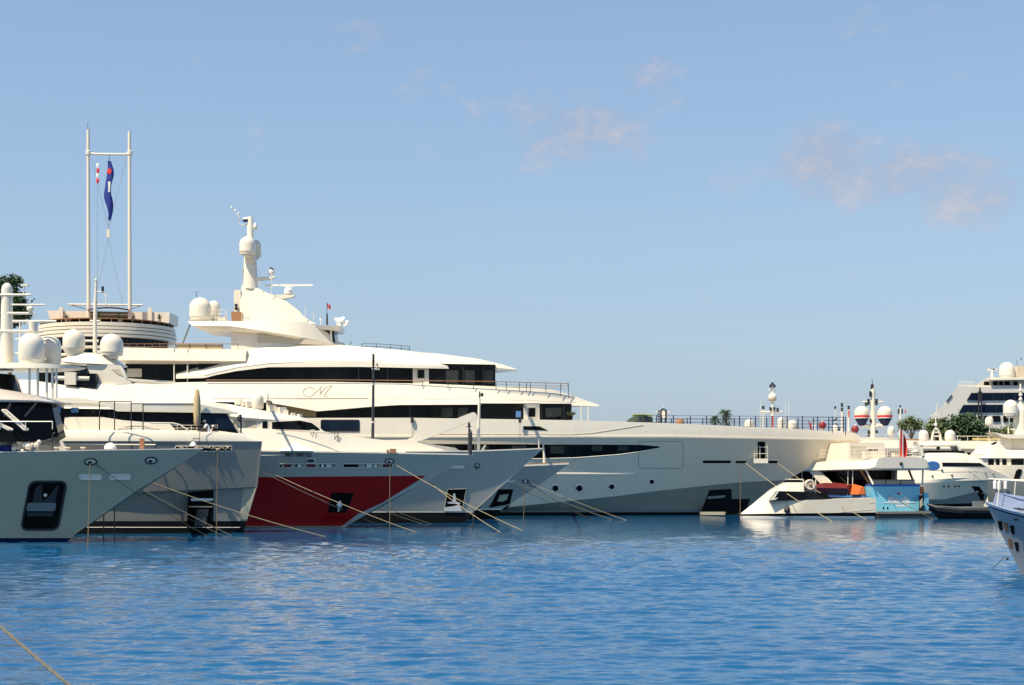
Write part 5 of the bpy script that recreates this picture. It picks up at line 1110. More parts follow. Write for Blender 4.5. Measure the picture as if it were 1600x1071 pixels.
def far_striped():
    D = 226.0; T = thing('motor_yacht', 'far white yacht with two radar domes banded in red and navy beside its mast', 'yacht', (52, D, 0))
    hull_far(T, 1180, 1480, D, 5, 722, house=[(1200, 1440, 700, 723), (1250, 1420, 684, 700)])
    mt = MB().tube([P(1363, 690, D), P(1364, 660, D), P(1363.5, 625, D), P(1363.5, 606, D)], .52, .24, 12).build('mast', WH, T)
    MB().tube([P(1363.5, 608, D), P(1362.5, 592, D)], .05).build('antenna', DSTEEL, mt); MB().lathe(P(1363, 609, D), [(.2, 0), (.25, .1), (.25, .7), (.12, .8)], 10).build('masthead_lamp', RUBBER, mt); MB().ball(P(1365, 604, D), .2, 8).build('sensor', WHITEC, mt)
    MB().tube([P(1347, 628.5, D), P(1380, 628.5, D)], .12).build('spreader', WH, mt); MB().tube([P(1345, 666, D), P(1354, 664.5, D), P(1360, 668, D), P(1363, 676, D), P(1366, 668, D), P(1372, 665, D), P(1382, 666, D)], .28).build('dome_arm', WH, mt)
    lamps(mt, D - .3, ((1360, 614), (1360, 618), (1357, 626), (1357, 631), (1369.5, 626), (1369.5, 631), (1353, 632), (1360.5, 658), (1357.5, 675), (1357.5, 680), (1370, 675)), .2, .45)
    for x in (1346.5, 1382.5):
        c = P(x, 664.5, D); r = 1.06
        o = MB().lathe(c, [(.35, -.1), (.5, .02), (r * .96, .95), (r, .97)], 26).build('navy_base', NAVY, mt)
        MB().lathe(c, [(r, .971), (r * 1.01, 1.0), (r * 1.01, 1.09)], 26).build('white_band', WHITEC, o); MB().lathe(c, [(r * 1.01, 1.091), (r * 1.01, 1.42), (r, 1.43)], 26).build('red_band', REDC, o)
        MB().lathe(c, [(r, 1.431), (r * 1.02, 1.8)] + [(max(.004, r * 1.02 * math.cos(R(a))), 1.8 + r * .95 * math.sin(R(a))) for a in (15, 30, 45, 60, 75, 90)], 26).build('radar_dome', WH2, mt)
    radome(1392.5, 666, 680, 11.5, D - 1, T)
    pn = MB().tube([P(1366.5, 624, D), P(1368, 612, D)], .02).build('halyard', DSTEEL, mt)
    rail([P(x, 690, D - 4) for x in range(1300, 1400, 12)], T, 1.0, .03, .03, STEEL)
far_striped()
def far_mast1207():
    D = 240.0; T = thing('motor_yacht', 'far yacht behind the giant bow, tall mast with ball dome above three white domes', 'yacht', (38, D, 0))
    hull_far(T, 1090, 1300, D, 5, 722, house=[(1110, 1275, 690, 722), (1140, 1262, 670, 690)])
    mt = MB().tube([P(1207, 675, D), P(1207, 640, D), P(1207, 606, D)], .26, .16, 10).build('mast', WH, T); MB().tube([P(1207, 606, D), P(1207.5, 596, D)], .07).build('antenna', WH, mt)
    MB().ball(P(1207, 621, D), .68, 16).build('ball_dome', WH2, mt); MB().lathe(P(1207, 627, D), [(.5, 0), (.66, .25)], 14).build('dome_base', BRONZE, mt)
    MB().tube([P(1189, 644, D), P(1222, 644, D)], .16).build('spreader', WH, mt); MB().tube([P(1199, 610, D), P(1213, 610, D)], .08).build('upper_spreader', WH, mt)
    lamps(mt, D - .2, ((1204, 603.5), (1210, 603.5), (1207, 600), (1204, 639), (1210, 639), (1215, 640)), .2, .5)
    MB().tube([P(1192.5, 672, D), P(1192.5, 640, D)], .1).build('stern_post', WH, mt); lamps(mt, D, ((1192.5, 637),), .22, .5); 
    MB().prism([(1205.5, 650), (1208, 650), (1208, 667), (1206, 667)], D - .3, D - .26).build('red_pennant', REDC, mt)
    for a, b, c, d in ((1170.5, 655, 669, 15), (1220.5, 652, 670, 11.5), (1238.5, 656, 671, 15)): radome(a, b, c, d, D - 2, T)
    for x in (1188, 1227, 1232): MB().tube([P(x, 672, D), P(x, 628, D)], .03).build('whip_antenna', STEEL, T)
far_mast1207()
def far_masts1315():
    D = 246.0; T = thing('motor_yacht', 'far yacht behind the giant bow tip showing a cluster of thin black-topped masts', 'yacht', (53, D, 0))
    hull_far(T, 1230, 1360, D, 4, 724, house=[(1240, 1345, 690, 724), (1270, 1340, 674, 690)])
    for x, y, r in ((1315.5, 636, .13), (1326, 640, .14)): m = MB().tube([P(x, 680, D), P(x, y, D)], r * 1.4, r).build('mast', WH, T); lamps(m, D, ((x, y - 3), (x, y + 4)) if x < 1320 else ((x, y - 3),), .2, .6)
    MB().prism([(1325, 642), (1327.5, 642), (1327, 652), (1325.5, 652)], D - .25, D - .2).build('red_pennant', REDC, T)
    MB().tube([P(1305, 668, D), P(1305, 638, D)], .05).build('thin_pole', STEEL, T); lamps(T, D, ((1305, 637),), .18, .4)
    radome(1305, 664, 672, 9, D - 1, T)
    MB().tube([P(1305, 662, D - .5), P(1312, 673, D - .5)], .2).tube([P(1302, 658, D - .5), P(1308, 654, D - .5)], .15).build('radar_bracket', DSTEEL, T)
    for x in (1268,): MB().prism([(1265, 660), (1267, 660), (1269, 672), (1266, 672)], D - 3, D - 2.9).build('red_flag', REDC, T); MB().tube([P(1263, 657, D - 3), P(1268, 676, D - 3)], .05).build('flag_staff', DSTEEL, T); MB().box(P(1272, 667, D - 3), (.4, .4, .9)).build('crew_locker', WHITEC, T)
far_masts1315()
def far_mast1407():
    D = 240.0; T = thing('motor_yacht', 'far yacht with slim white mast and red pennant, left of the bushy potted tree', 'yacht', (60, D, 0))
    hull_far(T, 1360, 1470, D, 4, 722, house=[(1370, 1455, 690, 722)])
    m = MB().tube([P(1407, 695, D), P(1407, 640, D)], .22, .14).build('mast', WH, T); lamps(m, D, ((1406.5, 635), (1404, 641), (1404, 645), (1409.5, 641), (1409.5, 645), (1404.5, 663)), .14, .4)
    MB().tube([P(1402, 640, D), P(1414, 640, D)], .06).build('spreader', WH, m); MB().tube([P(1402, 663, D), P(1412, 663, D)], .08).tube([P(1403, 678, D), P(1412, 678, D)], .1).build('spreader', WH, m); MB().prism([(1413.5, 640), (1415, 640), (1415.5, 646), (1413.8, 646)], D - .1, D - .05).build('red_pennant', REDC, m)
far_mast1407()
def far_cream():
    D = 212.0; T = thing('motor_yacht', 'long cream yacht with shaded flat awning deck, behind the white flybridge yacht', 'yacht', (62, D, 0))
    w = C(5.5)
    MB().loft([([(1290, 687), (1347, 688), (1620, 690)], w), ([(1280, 700), (1620, 702)], lambda t: 5.8), ([(1284, 706), (1620, 708)], C(5.2))], D, 20).build('awning_deck', WH2, T)
    MB().loft([([(1300, 706), (1620, 708)], C(4.2)), ([(1300, 726), (1620, 726)], C(4.2))], D, 10).build('saloon_glass', GLASS, T)
    for x in range(1310, 1620, 24): MB().tube([P(x, 706, D - 4.9), P(x, 728, D - 4.9)], .1).build('deck_post', WH2, T)
    MB().loft([([(1270, 722), (1620, 722)], w), ([(1270, 765), (1620, 765)], C(5.4)), ([(1270, 796), (1620, 796)], C(5), -.5)], D, 12).build('hull', WH2, T)
    rail([P(x, 690, D - 5) for x in range(1480, 1600, 16)], T, .7, .05, .04, WH2, 'top_rail')
    MB().prism([(1520, 684.5), (1600, 684.5), (1600, 688.5), (1520, 688.5)], D - 4.6, D - 4.4).build('rail_screen', paint('yellow_canvas', (.50, .40, .16), .8, 0), T)
far_cream()
def right_yacht():
    D = 198.0; T = thing('motor_yacht', 'cream yacht at the right edge, stout domed mast on a wide brim', 'yacht', (66, D, 0))
    MB().loft([([(1520, 727), (1560, 727), (1700, 727)], lambda t: 2.5 + 2 * min(1, t * 3)), ([(1530, 750), (1700, 752)], lambda t: 3 + 1.5 * min(1, t * 3)), ([(1540, 797), (1700, 797)], C(3.5), -.4)], D, 20, True, True, 1.0).build('hull', WH2, T)
    h = MB().loft([([(1536, 710), (1700, 710)], C(3.2)), ([(1536, 732), (1700, 732)], C(3.3))], D, 14, True, True, 1.0); h.build('deckhouse', WH2, T); S = h.surf()
    for x0, x1 in ((1544, 1553), (1556, 1562), (1566, 1573), (1580, 1600)): patch(S, rrect(x0, 717.5, x1, 728, 1), .05, 5, 3).build('window', GLASS, T)
    MB().loft([([(1534, 712), (1543, 704), (1549, 695), (1557, 692), (1565, 695), (1572, 703), (1600, 704), (1700, 704)], C(2.9)), ([(1534, 716), (1575, 716), (1700, 715)], C(3.5))], D, 60, True, True, 1.0).build('deckhouse_roof', WH, T, 30)
    MB().prism([(1549, 694), (1556, 690.5), (1558, 692), (1552, 695.5)], D - 2.95, D - 2.6).build('skylight', DARK, T)
    MB().prism([(1553, 675.5), (1570, 679), (1600, 679), (1640, 679), (1640, 684.5), (1580, 685.5), (1566, 683)], D - 1.8, D + 1.8).build('mast_brim', WH, T)
    MB().prism([(1570, 684), (1580, 684), (1582, 705), (1568, 705)], D - .8, D + .8).prism([(1580.2, 684), (1600, 684), (1600, 705), (1582.2, 705)], D - .6, D + .6).build('brim_pillar', WH2, T)
    mt = MB().lathe(P(1595, 680, D), [(1.0, 0), (.95, 1.5), (.8, 3.2), (.55, 3.5), (.4, 4.0)], 18).build('mast', WH2, T)
    for y, x0 in ((671, 1581), (651, 1576)): MB().prism([(x0, y - 1), (x0 + 4, y - 1.5), (1610, y - 1.5), (1610, y + 1.5), (x0 + 5, y + 1.3)], D - .6, D + .6).build('mast_wing', WH, mt)
    radome(1579, 625, 650, 22.5, D - .5, mt); MB().tube([P(1595, 652, D), P(1594.5, 600, D)], .2, .12, 10).build('topmast', WH2, mt)
    for y in (612, 619, 626, 633): MB().lathe(P(1594.6, y, D), [(.15, 0), (.26, .08), (.26, .22), (.15, .3)], 10).build('collar', WH, mt)
    MB().ball(P(1598, 642, D - .3), .4, 12).build('small_dome', WHITEC, mt)
    q = MB().prism([(1583, 754), (1588, 736), (1592, 733), (1597, 734), (1596, 740), (1590, 753)], D - 4.6, D - 4.0).build('bow_opening', DARK, T)
    pl = MB().tube([P(1546.5, 690, D + 1), P(1546, 664, D + 1)], .07).build('dome_post', WH2, T); radome(1545.5, 651, 664.5, 12.5, D + 1, pl)
    MB().tube([P(1575.5, 678, D), P(1575.5, 664, D)], .09).build('lamp_post', WH2, T)
right_yacht()
def white_fenders():
    for i, (x, y) in enumerate(((1554.5, 758), (1561, 759), (1571, 758))):
        tag(MB().lathe(P(x, y + 7, 176), [(.05, 0), (.2, .08), (.21, .85), (.1, 1.0), (.03, 1.15)], 12).build('fender', WHITEC), 'white sausage fender in the row hanging above the right-hand boat bow', 'fender', 'white sausage fenders')
    t = thing('motorboat', 'small dark boat behind the right-hand bow, white fenders along its side', 'motorboat', (58, 178, 0))
    MB().loft([([(1556, 752), (1640, 752)], C(1.6)), ([(1556, 770), (1640, 772)], C(1.6)), ([(1558, 800), (1640, 800)], C(1.4), -.2)], 178.2, 10, True, True, 1.0).build('hull', GREYD, t)
white_fenders()
def ferry():
    D = 330.0; T = thing('cruise_ship', 'big grey-white ship with stepped raked front and wide dark window bands behind the trees', 'ship', P(1540, 780, D))
    def block(poly, D0, D1):    # the ship lies turned a little: its far side runs off to the right
        m = MB().prism(poly, D0, D1); n = len(poly)
        for i in range(n, 2 * n): m.v[i].x += (D1 - D0) * .33
        return m
    block([(1440, 690), (1457, 648), (1474, 632.6), (1496, 603.5), (1524, 604.5), (1720, 604), (1720, 780), (1440, 780)], D, D + 26).build('superstructure', SHIPG, T)
    SHIPW = paint('dark_navy_ship_glass', (.005, .010, .026), .2, 0, spec=.08)
    def win(q, name='window_band', m=SHIPW): return MB().prism(q, D - .25, D + .3).build(name, m, T)
    for q in ([(1511, 625.8), (1518, 614.2), (1720, 613), (1720, 625.8)], [(1498.6, 644.8), (1505.5, 633), (1567, 632.6), (1567, 645)]):
        o = win(q); 
        for k in range(1, 6):
            x = q[1][0] + k * 17
            if x < q[2][0] - 4: MB().prism([(x, q[1][1]), (x + .5, q[1][1]), (x + .5, q[0][1]), (x, q[0][1])], D - .32, D - .26).build('mullion', DSTEEL, o)
    for x0, x1 in ((1530, 1536), (1538, 1547), (1551, 1563), (1568, 1575), (1578, 1590)): win(rrect(x0, 650, x1, 659.5, .8), 'cabin_window', GLASS)
    win([(1479, 627), (1487, 617), (1488, 618), (1480, 628)], 'raked_window')
    block([(1521, 605), (1537, 593), (1543, 590), (1560, 590), (1720, 590), (1720, 604), (1524, 604)], D + 2, D + 22).build('top_deck', SHIPG, T)
    for x0, x1 in ((1538, 1546), (1552, 1559), (1562, 1567), (1570, 1578), (1584, 1590)): MB().prism(rrect(x0, 596.5, x1, 607, .6), D + 1.7, D + 2.2).build('deck_opening', DARK, T)
    block([(1545, 592.5), (1620, 590.5), (1720, 590.5), (1720, 592.8), (1620, 593.3), (1547, 594.5)], D - .8, D + 24).build('roof_slab', WH, T)
    MB().box(P(1556, 605.5, D + 1.2), (16, .4, .8)).build('deck_parapet', WH2, T)
    radome(1573, 566, 591, 23.5, D + 6, T)
    MB().prism([(1585.5, 572), (1594, 572), (1594.5, 592), (1585.5, 592)], D + 6, D + 12).build('funnel', SHIPG, T); MB().prism([(1594.6, 571.5), (1640, 571.5), (1640, 592), (1595, 592)], D + 4, D + 12).build('funnel_casing', STONE, T)
    MB().tube([P(1550, 591, D + 5), P(1550, 577, D + 5)], .35, .2).box(P(1548.5, 578, D + 5), (1.6, .3, .4)).box(P(1553, 577.5, D + 5), (1.4, .3, .3)).build('mast', WH, T)
    rail([P(x, 604, D + .5) for x in range(1498, 1524, 4)], T, 1.0, .06, .06, WH); MB().ball(P(1595.5, 561, D + 8), .2, 6).tube([P(1589, 572, D + 8), P(1589, 563, D + 8)], .05).build('aerial', DSTEEL, T)
    for x in (1529, 1533.5): MB().tube([P(x, 660, D - 1.2), P(x, 612, D - 1.2)], .16).build('ladder_pole', RUBBER, T)
    MB().tube([P(1531, 625, D - 1.2), P(1531.3, 606, D - 1.2)], .2).build('lamp_pole', RUBBER, T)
ferry()

# ================================================================== trees
def leafy(name, label, cat, base, trunk_top, blobs, mat, n, size, group=None, limbs=True, trunk_r=.3, stems=None):
    T = thing(name, label, cat, base, group); base = Vector(base)
    tk = MB(); trunk_top = Vector(trunk_top)
    if stems:
        for s in stems: tk.tube([base, base.lerp(Vector(s), .5) + Vector((0, 0, .3)), Vector(s)], trunk_r, trunk_r * .6, 6)
    else:
        tk.tube([base, base.lerp(trunk_top, .5) + Vector((.1, .1, 0)), trunk_top], trunk_r, trunk_r * .55, 8)
        for c, r in blobs: tk.tube([trunk_top, trunk_top.lerp(Vector(c), .5) + Vector((0, 0, .2)), Vector(c)], trunk_r * .4, trunk_r * .1, 6)
    tk.build('trunk', BARK, T)
    rr = random.Random(hash(label) % 1000 if False else len(label)); mb = MB(); tot = sum(r[0] * r[1] if isinstance(r, tuple) else r * r for c, r in blobs)
    for c, r in blobs:
        r3 = r if isinstance(r, tuple) else (r, r); c = Vector(c); k = int(n * (r3[0] * r3[1]) / tot / 9)
        for _ in range(k):
            d = Vector((rr.gauss(0, 1), rr.gauss(0, 1), rr.gauss(0, 1))).normalized(); q = rr.random() ** .38; cc = c + Vector((d.x * r3[0], d.y * r3[0], d.z * r3[1])) * q * rr.uniform(.85, 1.12)
            for _ in range(9):
                p = cc + Vector((rr.gauss(0, 1), rr.gauss(0, 1), rr.gauss(0, .8))) * size * 1.1; u = Vector((rr.gauss(0, 1), rr.gauss(0, 1), rr.gauss(0, .7))).normalized(); v = u.orthogonal().normalized(); s = size * rr.uniform(.5, 1.1)
                mb.add([p - u * s, p + v * s * .5, p + u * s, p - v * s * .5], [(0, 1, 2, 3)])
    mb.build('crown', mat, T); return T
Dt = 256.0
def bl(px, py, rpx, D=Dt, rz=None): return (P(px, py, D), (rpx / F * D, (rz or rpx) / F * D))
g = 2.1
def gp(px, D=Dt, z=g): p = P(px, 700, D); p.z = z; return p
leafy('broadleaf_tree', 'largest dark green tree, its dense dome in front of the ship window bands', 'tree', gp(1505), P(1505, 690, Dt), [bl(1505, 668, 19, rz=19), bl(1490, 675, 14), bl(1525, 674, 17), bl(1540, 680, 12), bl(1508, 656, 11), bl(1493, 660, 9), bl(1518, 660, 10)], LEAFD, 3600, .42, 'trees on the breakwater')
leafy('broadleaf_tree', 'olive green rounded tree on the left flank of the dense dark one', 'tree', gp(1465, 258), P(1465, 690, 258), [bl(1465, 672, 14, 258), bl(1452, 676, 9, 258), bl(1474, 664, 9, 258), bl(1458, 664, 7, 258)], LEAFO, 1800, .40, 'trees on the breakwater')
leafy('broadleaf_tree', 'low mid green tree beneath the small dome, between the dark tree and brimmed mast', 'tree', gp(1572, 258), P(1572, 692, 258), [bl(1560, 680, 12, 258, 9), bl(1578, 676, 14, 258, 10), bl(1592, 672, 10, 258, 9)], LEAFO, 1500, .38, 'trees on the breakwater')
leafy('broadleaf_tree', 'dark tree crown half hidden by the topmost decks of the ship trees, right edge', 'tree', gp(1610, 262), P(1610, 690, 262), [bl(1608, 675, 16, 262)], LEAFD, 700, .4, 'trees on the breakwater')
leafy('multi_stem_tree', 'small bushy potted tree on several thin bare stems above the cream awning deck', 'tree', P(1424, 687, 214), P(1424, 680, 214), [bl(1412, 667, 6, 214), bl(1420, 660, 6, 214), bl(1430, 664, 6, 214), bl(1435, 667, 5, 214), bl(1425, 655, 4, 214), bl(1409, 663, 4, 214), bl(1438, 660, 3.5, 214)], LEAFO, 1000, .24, trunk_r=.09, stems=[P(1412, 667, 214), P(1420, 661, 214), P(1430, 664, 214), P(1436, 666, 214), P(1424, 658, 214)])
tag(MB().lathe(P(1424, 692, 214), [(1.1, 0), (1.3, .1), (1.3, .5), (1.0, .52)], 16).build('tree_tub', BROWN, loc=P(1424, 692, 214)), 'round brown tub under the bushy multi-stemmed tree', 'planter')
leafy('conifer_tree', 'dark ragged conifer behind the white spreader mast at the left edge', 'tree', gp(12, 250), P(16, 470, 250), [bl(20, 480, 20, 250, 16), bl(14, 462, 16, 250, 13), bl(34, 492, 12, 250, 8), bl(8, 448, 14, 250, 9), bl(22, 440, 9, 250, 5), bl(30, 470, 8, 250, 8), bl(0, 440, 10, 250, 5), bl(22, 434, 8, 250, 2), bl(14, 500, 22, 250, 12)], LEAFD, 3600, .42, trunk_r=.5)
def palm(px, py, base_py, D, R_, label):
    top = P(px, py, D); base = gp(px + 2, D); T = thing('palm_tree', label, 'palm', base, 'palm trees on the breakwater')
    MB().tube([base, base.lerp(top, .5) + Vector((.15, 0, 0)), top], .34, .24, 10).build('trunk', BARK, T); MB().ball(top - Vector((0, 0, .35)), .35, 12).build('crown_shaft', BROWN, T)
    cr = MB()
    for i in range(34):
        a = i * 2.399; e = R(rnd.uniform(-35, 75)); L_ = R_ * rnd.uniform(.8, 1.1); d = Vector((math.cos(a), math.sin(a), 0)); pts = []
        for k in range(9):
            t = k / 8; pts.append(top + d * (L_ * t * math.cos(e) * (1 - .15 * t)) + Vector((0, 0, L_ * (t * math.sin(e) - .62 * t * t))))
        s = Vector((-d.y, d.x, 0))
        for k in range(8):
            p, q = pts[k], pts[k + 1]; w = R_ * .27 * (1 - abs(k - 3) / 6.5)
            for sg in (-1, 1):
                for m in (0, .5): b = p.lerp(q, m); cr.add([b, b + (q - p) * .35, b + s * sg * w + (q - p) * .8 - Vector((0, 0, w * .55))], [(0, 1, 2)])
    cr.build('fronds', LEAFP, T)
palm(1133.5, 645, 690, Dt, 1.9, 'taller right palm of the pair rising behind the giant yacht foredeck')
palm(1117, 655, 690, Dt, 1.7, 'shorter left palm of the pair rising behind the giant yacht foredeck')
palm(1137, 664, 690, Dt - 2, 1.1, 'lowest young palm at the foot of the tall palm behind the foredeck')

# ================================================================== yacht club with twin flag mast
def club():
    D = 268.0; cx = P(168, 500, D).x; T = thing('club_building', 'round cream club building with stacked curved fascias and dark glass behind the yachts', 'building', (cx, D, 2))
    def ring(y0, y1, r, name, m, s=1.0, ri=None):
        z0, z1 = zpy(y1, D - r), zpy(y0, D - r); return MB().lathe((cx, D, 0), [(ri or r - .5, z0), (r, z0), (r, z1), (ri or r - .5, z1)], 72, 1, s).build(name, m, T)
    r0 = 11.6
    MB().lathe((cx, D, 0), [(10.4, 2.0), (10.4, zpy(524, D - 10.4))], 64).build('curved_glazing', GLASSB, T)
    for k in range(26):
        a = R(180 + k * 7.2); p = Vector((cx + 10.45 * math.cos(a), D + 10.45 * math.sin(a), 0)); z1 = zpy(524, D - 10.4)
        MB().box((p.x, p.y, z1 - 4), (.14, .14, 8), a).build('mullion', DSTEEL, T)
    ring(521.2, 525.5, r0 + .15, 'fascia', WH2); ring(515, 520, r0 + .2, 'fascia', WH2); ring(509.6, 513.8, r0 + .15, 'fascia', WH2); ring(502.8, 508.4, r0, 'fascia', WH2)
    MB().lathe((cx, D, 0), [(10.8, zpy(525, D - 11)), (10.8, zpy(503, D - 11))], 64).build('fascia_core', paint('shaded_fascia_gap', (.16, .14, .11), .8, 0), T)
    MB().lathe((cx, D, 0), [(11.0, zpy(504, D - 11) - .2), (11.0, zpy(504, D - 11))], 64).build('terrace', STONE, T)
    for y in (545, 556, 570, 590): MB().lathe((cx, D, 0), [(10.9, zpy(y, D - 11)), (11.2, zpy(y, D - 11) + .1), (11.2, zpy(y, D - 11) + .5)], 64).build('balcony_band', WH2, T)
    # balustrade: glass panels with dark top rail
    zt = zpy(497.0, D - 11.2); MB().lathe((cx, D, 0), [(11.15, zt - .08), (11.3, zt - .08), (11.3, zt + .05), (11.15, zt + .05)], 72).build('terrace_rail', BROWN, T)
    m = MB(); zb = zpy(503.5, D - 11.2)
    for k in range(40): a = R(k * 9); m.tube([Vector((cx + 11.2 * math.cos(a), D + 11.2 * math.sin(a), zb)), Vector((cx + 11.2 * math.cos(a), D + 11.2 * math.sin(a), zt))], .04, n=5)
    m.build('baluster_ring', STONE, T)
    # rooftop pavilion walls
    MB().prism([(74, 485.5), (265, 488.5), (264, 505), (80, 505)], D - 3.0, D + 4).build('pavilion_wall', WH2, T)
    for x in (95, 234): MB().prism([(x - 3, 480), (x + 3, 481), (x + 3, 505), (x - 3, 505)], D - 3.4, D - 3.05).build('pavilion_pier', WH2, T)
    MB().prism([(140, 488), (208, 489), (208, 503), (140, 503)], D - 3.3, D - 3.05).build('pavilion_opening', KHAKI, T); MB().prism([(140, 490), (208, 491), (208, 493), (140, 493)], D - 3.4, D - 3.31).build('blind', WH2, T)
    Dp = D - 5; MB().tube([P(107, 476, Dp), P(223, 477, Dp)], .16).build('sail_boom', WH, T); fr = MB()
    for a, b in (((107, 476), (134, 483)), ((223, 477), (203, 484))): MB().tube([P(*a, Dp), P(*b, Dp)], .06).build('sail_stay', DSTEEL, T)
    # dipping canvas sail
    mb = MB(); n = 16
    for i in range(n + 1):
        for j in range(5): x = 136 + 66 * i / n; y = 483.5 - 3.6 * math.sin(math.pi * i / n) + j * .6; mb.v.append(P(x, y, Dp - 1 + j * 1.3))
    mb.f = [(i * 5 + j, i * 5 + 5 + j, i * 5 + 6 + j, i * 5 + 1 + j) for i in range(n) for j in range(4)]; mb.build('canvas_sail', BROWN, T)
    F_ = thing('flag_mast', 'tall twin white flagpole with crossbar rising from the round club building roof', 'flagpole', P(170, 503, Dp))
    for x, yt in ((138, 203), (202.5, 206)): MB().tube([P(x + .5, 503, Dp), P(x, 350, Dp), P(x - .3, yt, Dp)], .34, .27, 14).build('pole', WH2, F_)
    MB().tube([P(138, 239.5, Dp), P(148, 241, Dp), P(195, 241.5, Dp), P(203, 240, Dp)], .2, n=10).build('crossbar', WH2, F_)
    for x in (138, 203): MB().lathe(P(x, 243, Dp), [(.36, 0), (.44, .1), (.44, .7), (.34, .8)], 14).build('collar', WH2, F_)
    MB().tube([P(137.3, 204, Dp), P(137.2, 192, Dp)], .04).build('lightning_rod', DSTEEL, F_)
    for q in (((143, 246), (169.5, 358)), ((198, 246), (169.5, 358)), ((169.5, 372), (147, 478)), ((169.5, 372), (192, 478)), ((152, 250), (152, 478)), ((171, 242), (170, 358))): MB().tube([P(*q[0], Dp), P(*q[1], Dp)], .025, n=5).build('halyard', GREYH, F_)
    MB().box(P(169.5, 365, Dp), (.5, .4, 1.4)).build('halyard_block', WH2, F_)
    c = P(170.5, 252, Dp - .2); Bf = thing('large_flag', 'long furled dark blue flag with red corner hanging between the twin flagpoles', 'flag', c)
    mb = MB(); n, k = 22, 12
    for i in range(n + 1):
        t = i / n
        for j in range(k): a = 2 * math.pi * j / k; wv = (.20 + .50 * math.sin(math.pi * min(1, t * .9 + .06)) * (.8 + .2 * math.sin(t * 11))); mb.v.append(c + Vector((wv * math.cos(a) * (1 + .25 * math.sin(3 * a + t * 8)) + .18 * math.sin(t * 9), .25 * math.sin(a) * (1 + .3 * math.cos(2 * a + 5 * t)), -9.9 * t + (.4 * math.sin(a * 2) if i == n else 0))))
    mb.f = [(i * k + j, i * k + (j + 1) % k, (i + 1) * k + (j + 1) % k, (i + 1) * k + j) for i in range(n) for j in range(k)] + [tuple(range(k)), tuple(n * k + j for j in range(k))]
    mb.build('furled_cloth', BLUEF, Bf); S = mb.surf()
    patch(S, [(166, 269), (171, 262), (175, 267), (172, 273)], .06, 8, 4, Dp).build('red_corner', REDC, Bf); patch(S, [(169, 284), (173, 284), (172, 300), (169, 301)], .05, 5, 6, Dp).build('white_mark', WHITEC, Bf)
    MB().tube([P(170.5, 243, Dp - .1), P(170.5, 254, Dp - .1)], .03).build('halyard', DSTEEL, Bf)
    c = P(152.5, 256, Dp); s = thing('small_flag', 'small limp red and white flag hanging near the left flagpole', 'flag', c)
    for k in range(4): MB().lathe(P(152.7 + .4 * math.sin(k * 2), 263 + 8 * k, Dp), [(.1, 0), (.22, .2), (.26, .6), (.15, .84)], 8, 1, .4).build('cloth_fold', REDC if k % 2 else WHITEC, s)
    for x in (104, 155, 187, 249): 
        c = P(x, 503, D - 9.5); t = thing('potted_plant', {104: 'leftmost spiky plant on the club terrace', 155: 'dark spiky plant on the club terrace by the left flagpole foot', 187: 'broad dark spiky plant on the club terrace left of right flagpole', 249: 'rightmost spiky plant on the club terrace'}[x], 'plant', c, 'plants on the club terrace'); mb = MB(); h = {104: .9, 155: 1.5, 187: 1.2, 249: 1.0}[x]
        MB().lathe(c, [(.25, 0), (.35, .4)], 10).build('pot', STONE, t)
        for i in range(40): a = rnd.random() * 6.28; e = R(rnd.uniform(15, 80)); d = Vector((math.cos(a) * math.cos(e), math.sin(a) * math.cos(e), math.sin(e))); sd = Vector((-d.y, d.x, 0)).normalized() * .08; b = c + Vector((0, 0, .4)); mb.add([b - sd, b + sd, b + d * h * 1.1], [(0, 1, 2)])
        mb.build('leaves', LEAFD, t)
    rail([P(x, 547, D - 13) for x in range(190, 276, 12)], T, 1.0, .05, .04, BROWN, 'lower_rail', (.5,))
    MB().loft([([(150, 547), (280, 549)], C(1.0)), ([(150, 552), (280, 554)], C(1.0))], D - 13, 6).build('lower_terrace', WH2, T)
club()

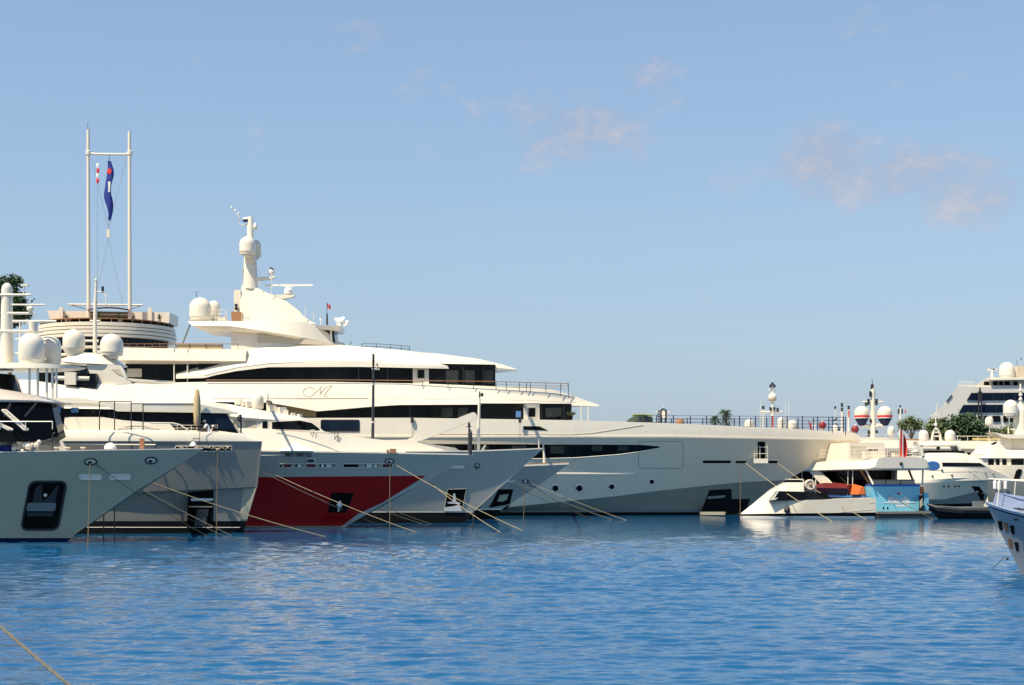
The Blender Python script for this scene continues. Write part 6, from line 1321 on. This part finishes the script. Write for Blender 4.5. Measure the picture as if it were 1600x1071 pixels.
# ================================================================== mooring lines
def ropes():
    def on(S, x, y, off=.05, Dd=None): return cast(S, x, y, off, Dd)
    rr = lambda a, b, sag, r, m, lab: rope(a, b, sag, r, m, lab)
    rr(on(S1, 141, 724), wpt(137, 858), 0, .045, ROPED, 'dark rope dropping straight down from the nearest yacht fairlead into the water')
    rr(on(S1, 147, 724), wpt(345, 845), .25, .03, ROPED, 'thin dark rope slanting from the nearest yacht fairlead across its stem')
    p = P(186, 735, D1 + 2.6); rr(p, wpt(520, 838.5), .25, .05, ROPE, 'long pale rope from behind the nearest yacht to the water before the red hull')
    p = P(180, 742, D1 + 2.6); rr(p, wpt(366, 836), .1, .055, ROPE, 'thick yellow rope from behind the nearest yacht stem down past the plumb bow')
    rr(P(182, 741, D1 + 2.7), wpt(378, 846), .3, .03, ROPED, 'thin brown rope hanging just below the thick yellow one')
    for x, y0, lab in ((162, 804, 'short dark line into the water just right of the nearest yacht stem'), (179, 790, 'dark line dropping from the nearest stem tip beside its black anchor opening')):
        a = P(x, y0, D1 + .9); b = a.copy(); b.z = -.1; rr(a, b, 0, .055, ROPED, lab)
    rr(on(S2, 340, 704), wpt(338, 838), 0, .045, ROPED, 'rope dropping straight from the plumb-bowed yacht mooring slot')
    rr(on(S2, 344, 704), wpt(602, 822), .2, .04, ROPE, 'lower of two parallel ropes from the plumb bow crossing the red hull')
    rr(P(404, 730, D2 + .9), wpt(659, 832), .2, .04, ROPE, 'upper of two parallel ropes from the plumb bow crossing the red hull')
    rr(on(S3, 609, 724), wpt(609, 831), 0, .04, ROPED, 'rope hanging straight down from the red yacht fairlead')
    rr(on(S3, 612, 723), wpt(822, 829), .2, .04, ROPE, 'long rope from the red yacht fairlead slanting right over the silver hull')
    rr(P(664, 748, D3 + 1.4), wpt(787, 832), .2, .035, ROPE, 'rope from the far side of the red yacht stem ending left of the dangling chain')
    rr(P(592, 788, D3 + 1.6), wpt(680, 818), .1, .035, ROPE, 'short rope under the red yacht forefoot, upper of two')
    rr(P(585, 792, D3 + 1.6), wpt(668, 818), .1, .035, ROPE, 'short rope under the red yacht forefoot, lower of two')
    rr(on(S4, 745, 730), wpt(744, 816), 0, .045, ROPED, 'rope hanging straight from the silver yacht bow eye')
    rr(on(S4, 748, 729), wpt(962, 812), .2, .045, ROPE, 'long rope from the silver yacht bow eye past the small grey bow')
    rr(P(758, 735, D4 + 1.6), wpt(930, 811), .3, .03, ROPED, 'thin rope from behind the silver bow, sagging below the long one')
    rr(on(S5, 820, 753), wpt(818, 813), 0, .05, ROPED, 'dark rope hanging straight from the small grey yacht fairlead')
    rr(on(S5, 824, 754), wpt(926, 811), .15, .035, ROPED, 'rope from the small grey yacht fairlead to the water by the portholes')
    rr(on(S5, 826, 754), wpt(985, 813), .1, .03, ROPE, 'thin rope from the small grey bow running farthest right past the portholes')
    rr(on(S6, 1157, 722, .1), wpt(1156.5, 810), 0, .05, ROPED, 'rope hanging straight from the giant yacht mooring slot')
    rr(on(S6, 1164, 723, .1), wpt(1305, 815), .3, .05, ROPE, 'rope from the giant yacht slot left of its balcony crossing the wedge launch')
    rr(on(S6, 1214, 723, .1), wpt(1358, 812), .3, .045, ROPE, 'rope from the giant yacht slot right of its balcony crossing the launch stern')
    rr(P(1293, 717, D6 + .9), wpt(1462, 811), .2, .05, ROPED, 'dark rope from the giant bow flare crossing the sky-blue transom')
    a = P(738, 800, D4 - 1); b = a.copy(); b.z = -.2; c = MB(); a = P(740, 799, D4); b = P(738, 828, DW(828) ); b.z = -.1
    for i in range(26):
        p = a.lerp(b, i / 25); c.box(p, (.06, .14, .20) if i % 2 else (.14, .06, .20))
    tag(c.build('anchor_chain', DSTEEL, loc=a), 'dark anchor chain dangling from the silver yacht forefoot into the water', 'chain')
    a = P(-60, 925, 27.5); b = P(150, 1105, 24.3); o = rope(a, b, .03, .028, ROPEF, 'thick twisted rope crossing the bottom left corner close to the camera', n=24)
    hx = MB(); d = (b - a); L = d.length; d.normalize(); u = d.orthogonal().normalized(); v = d.cross(u)
    for s in range(3):
        pts = []
        for i in range(300):
            t = i / 299; w = t * L / .11 + s * 2.094; q = a.lerp(b, t) - Vector((0, 0, .12 * t * (1 - t))); pts.append(q + u * (.016 * math.cos(w)) + v * (.016 * math.sin(w)))
        MB().tube(pts, .0145, n=6).build('strand', ROPEF, o)
ropes()
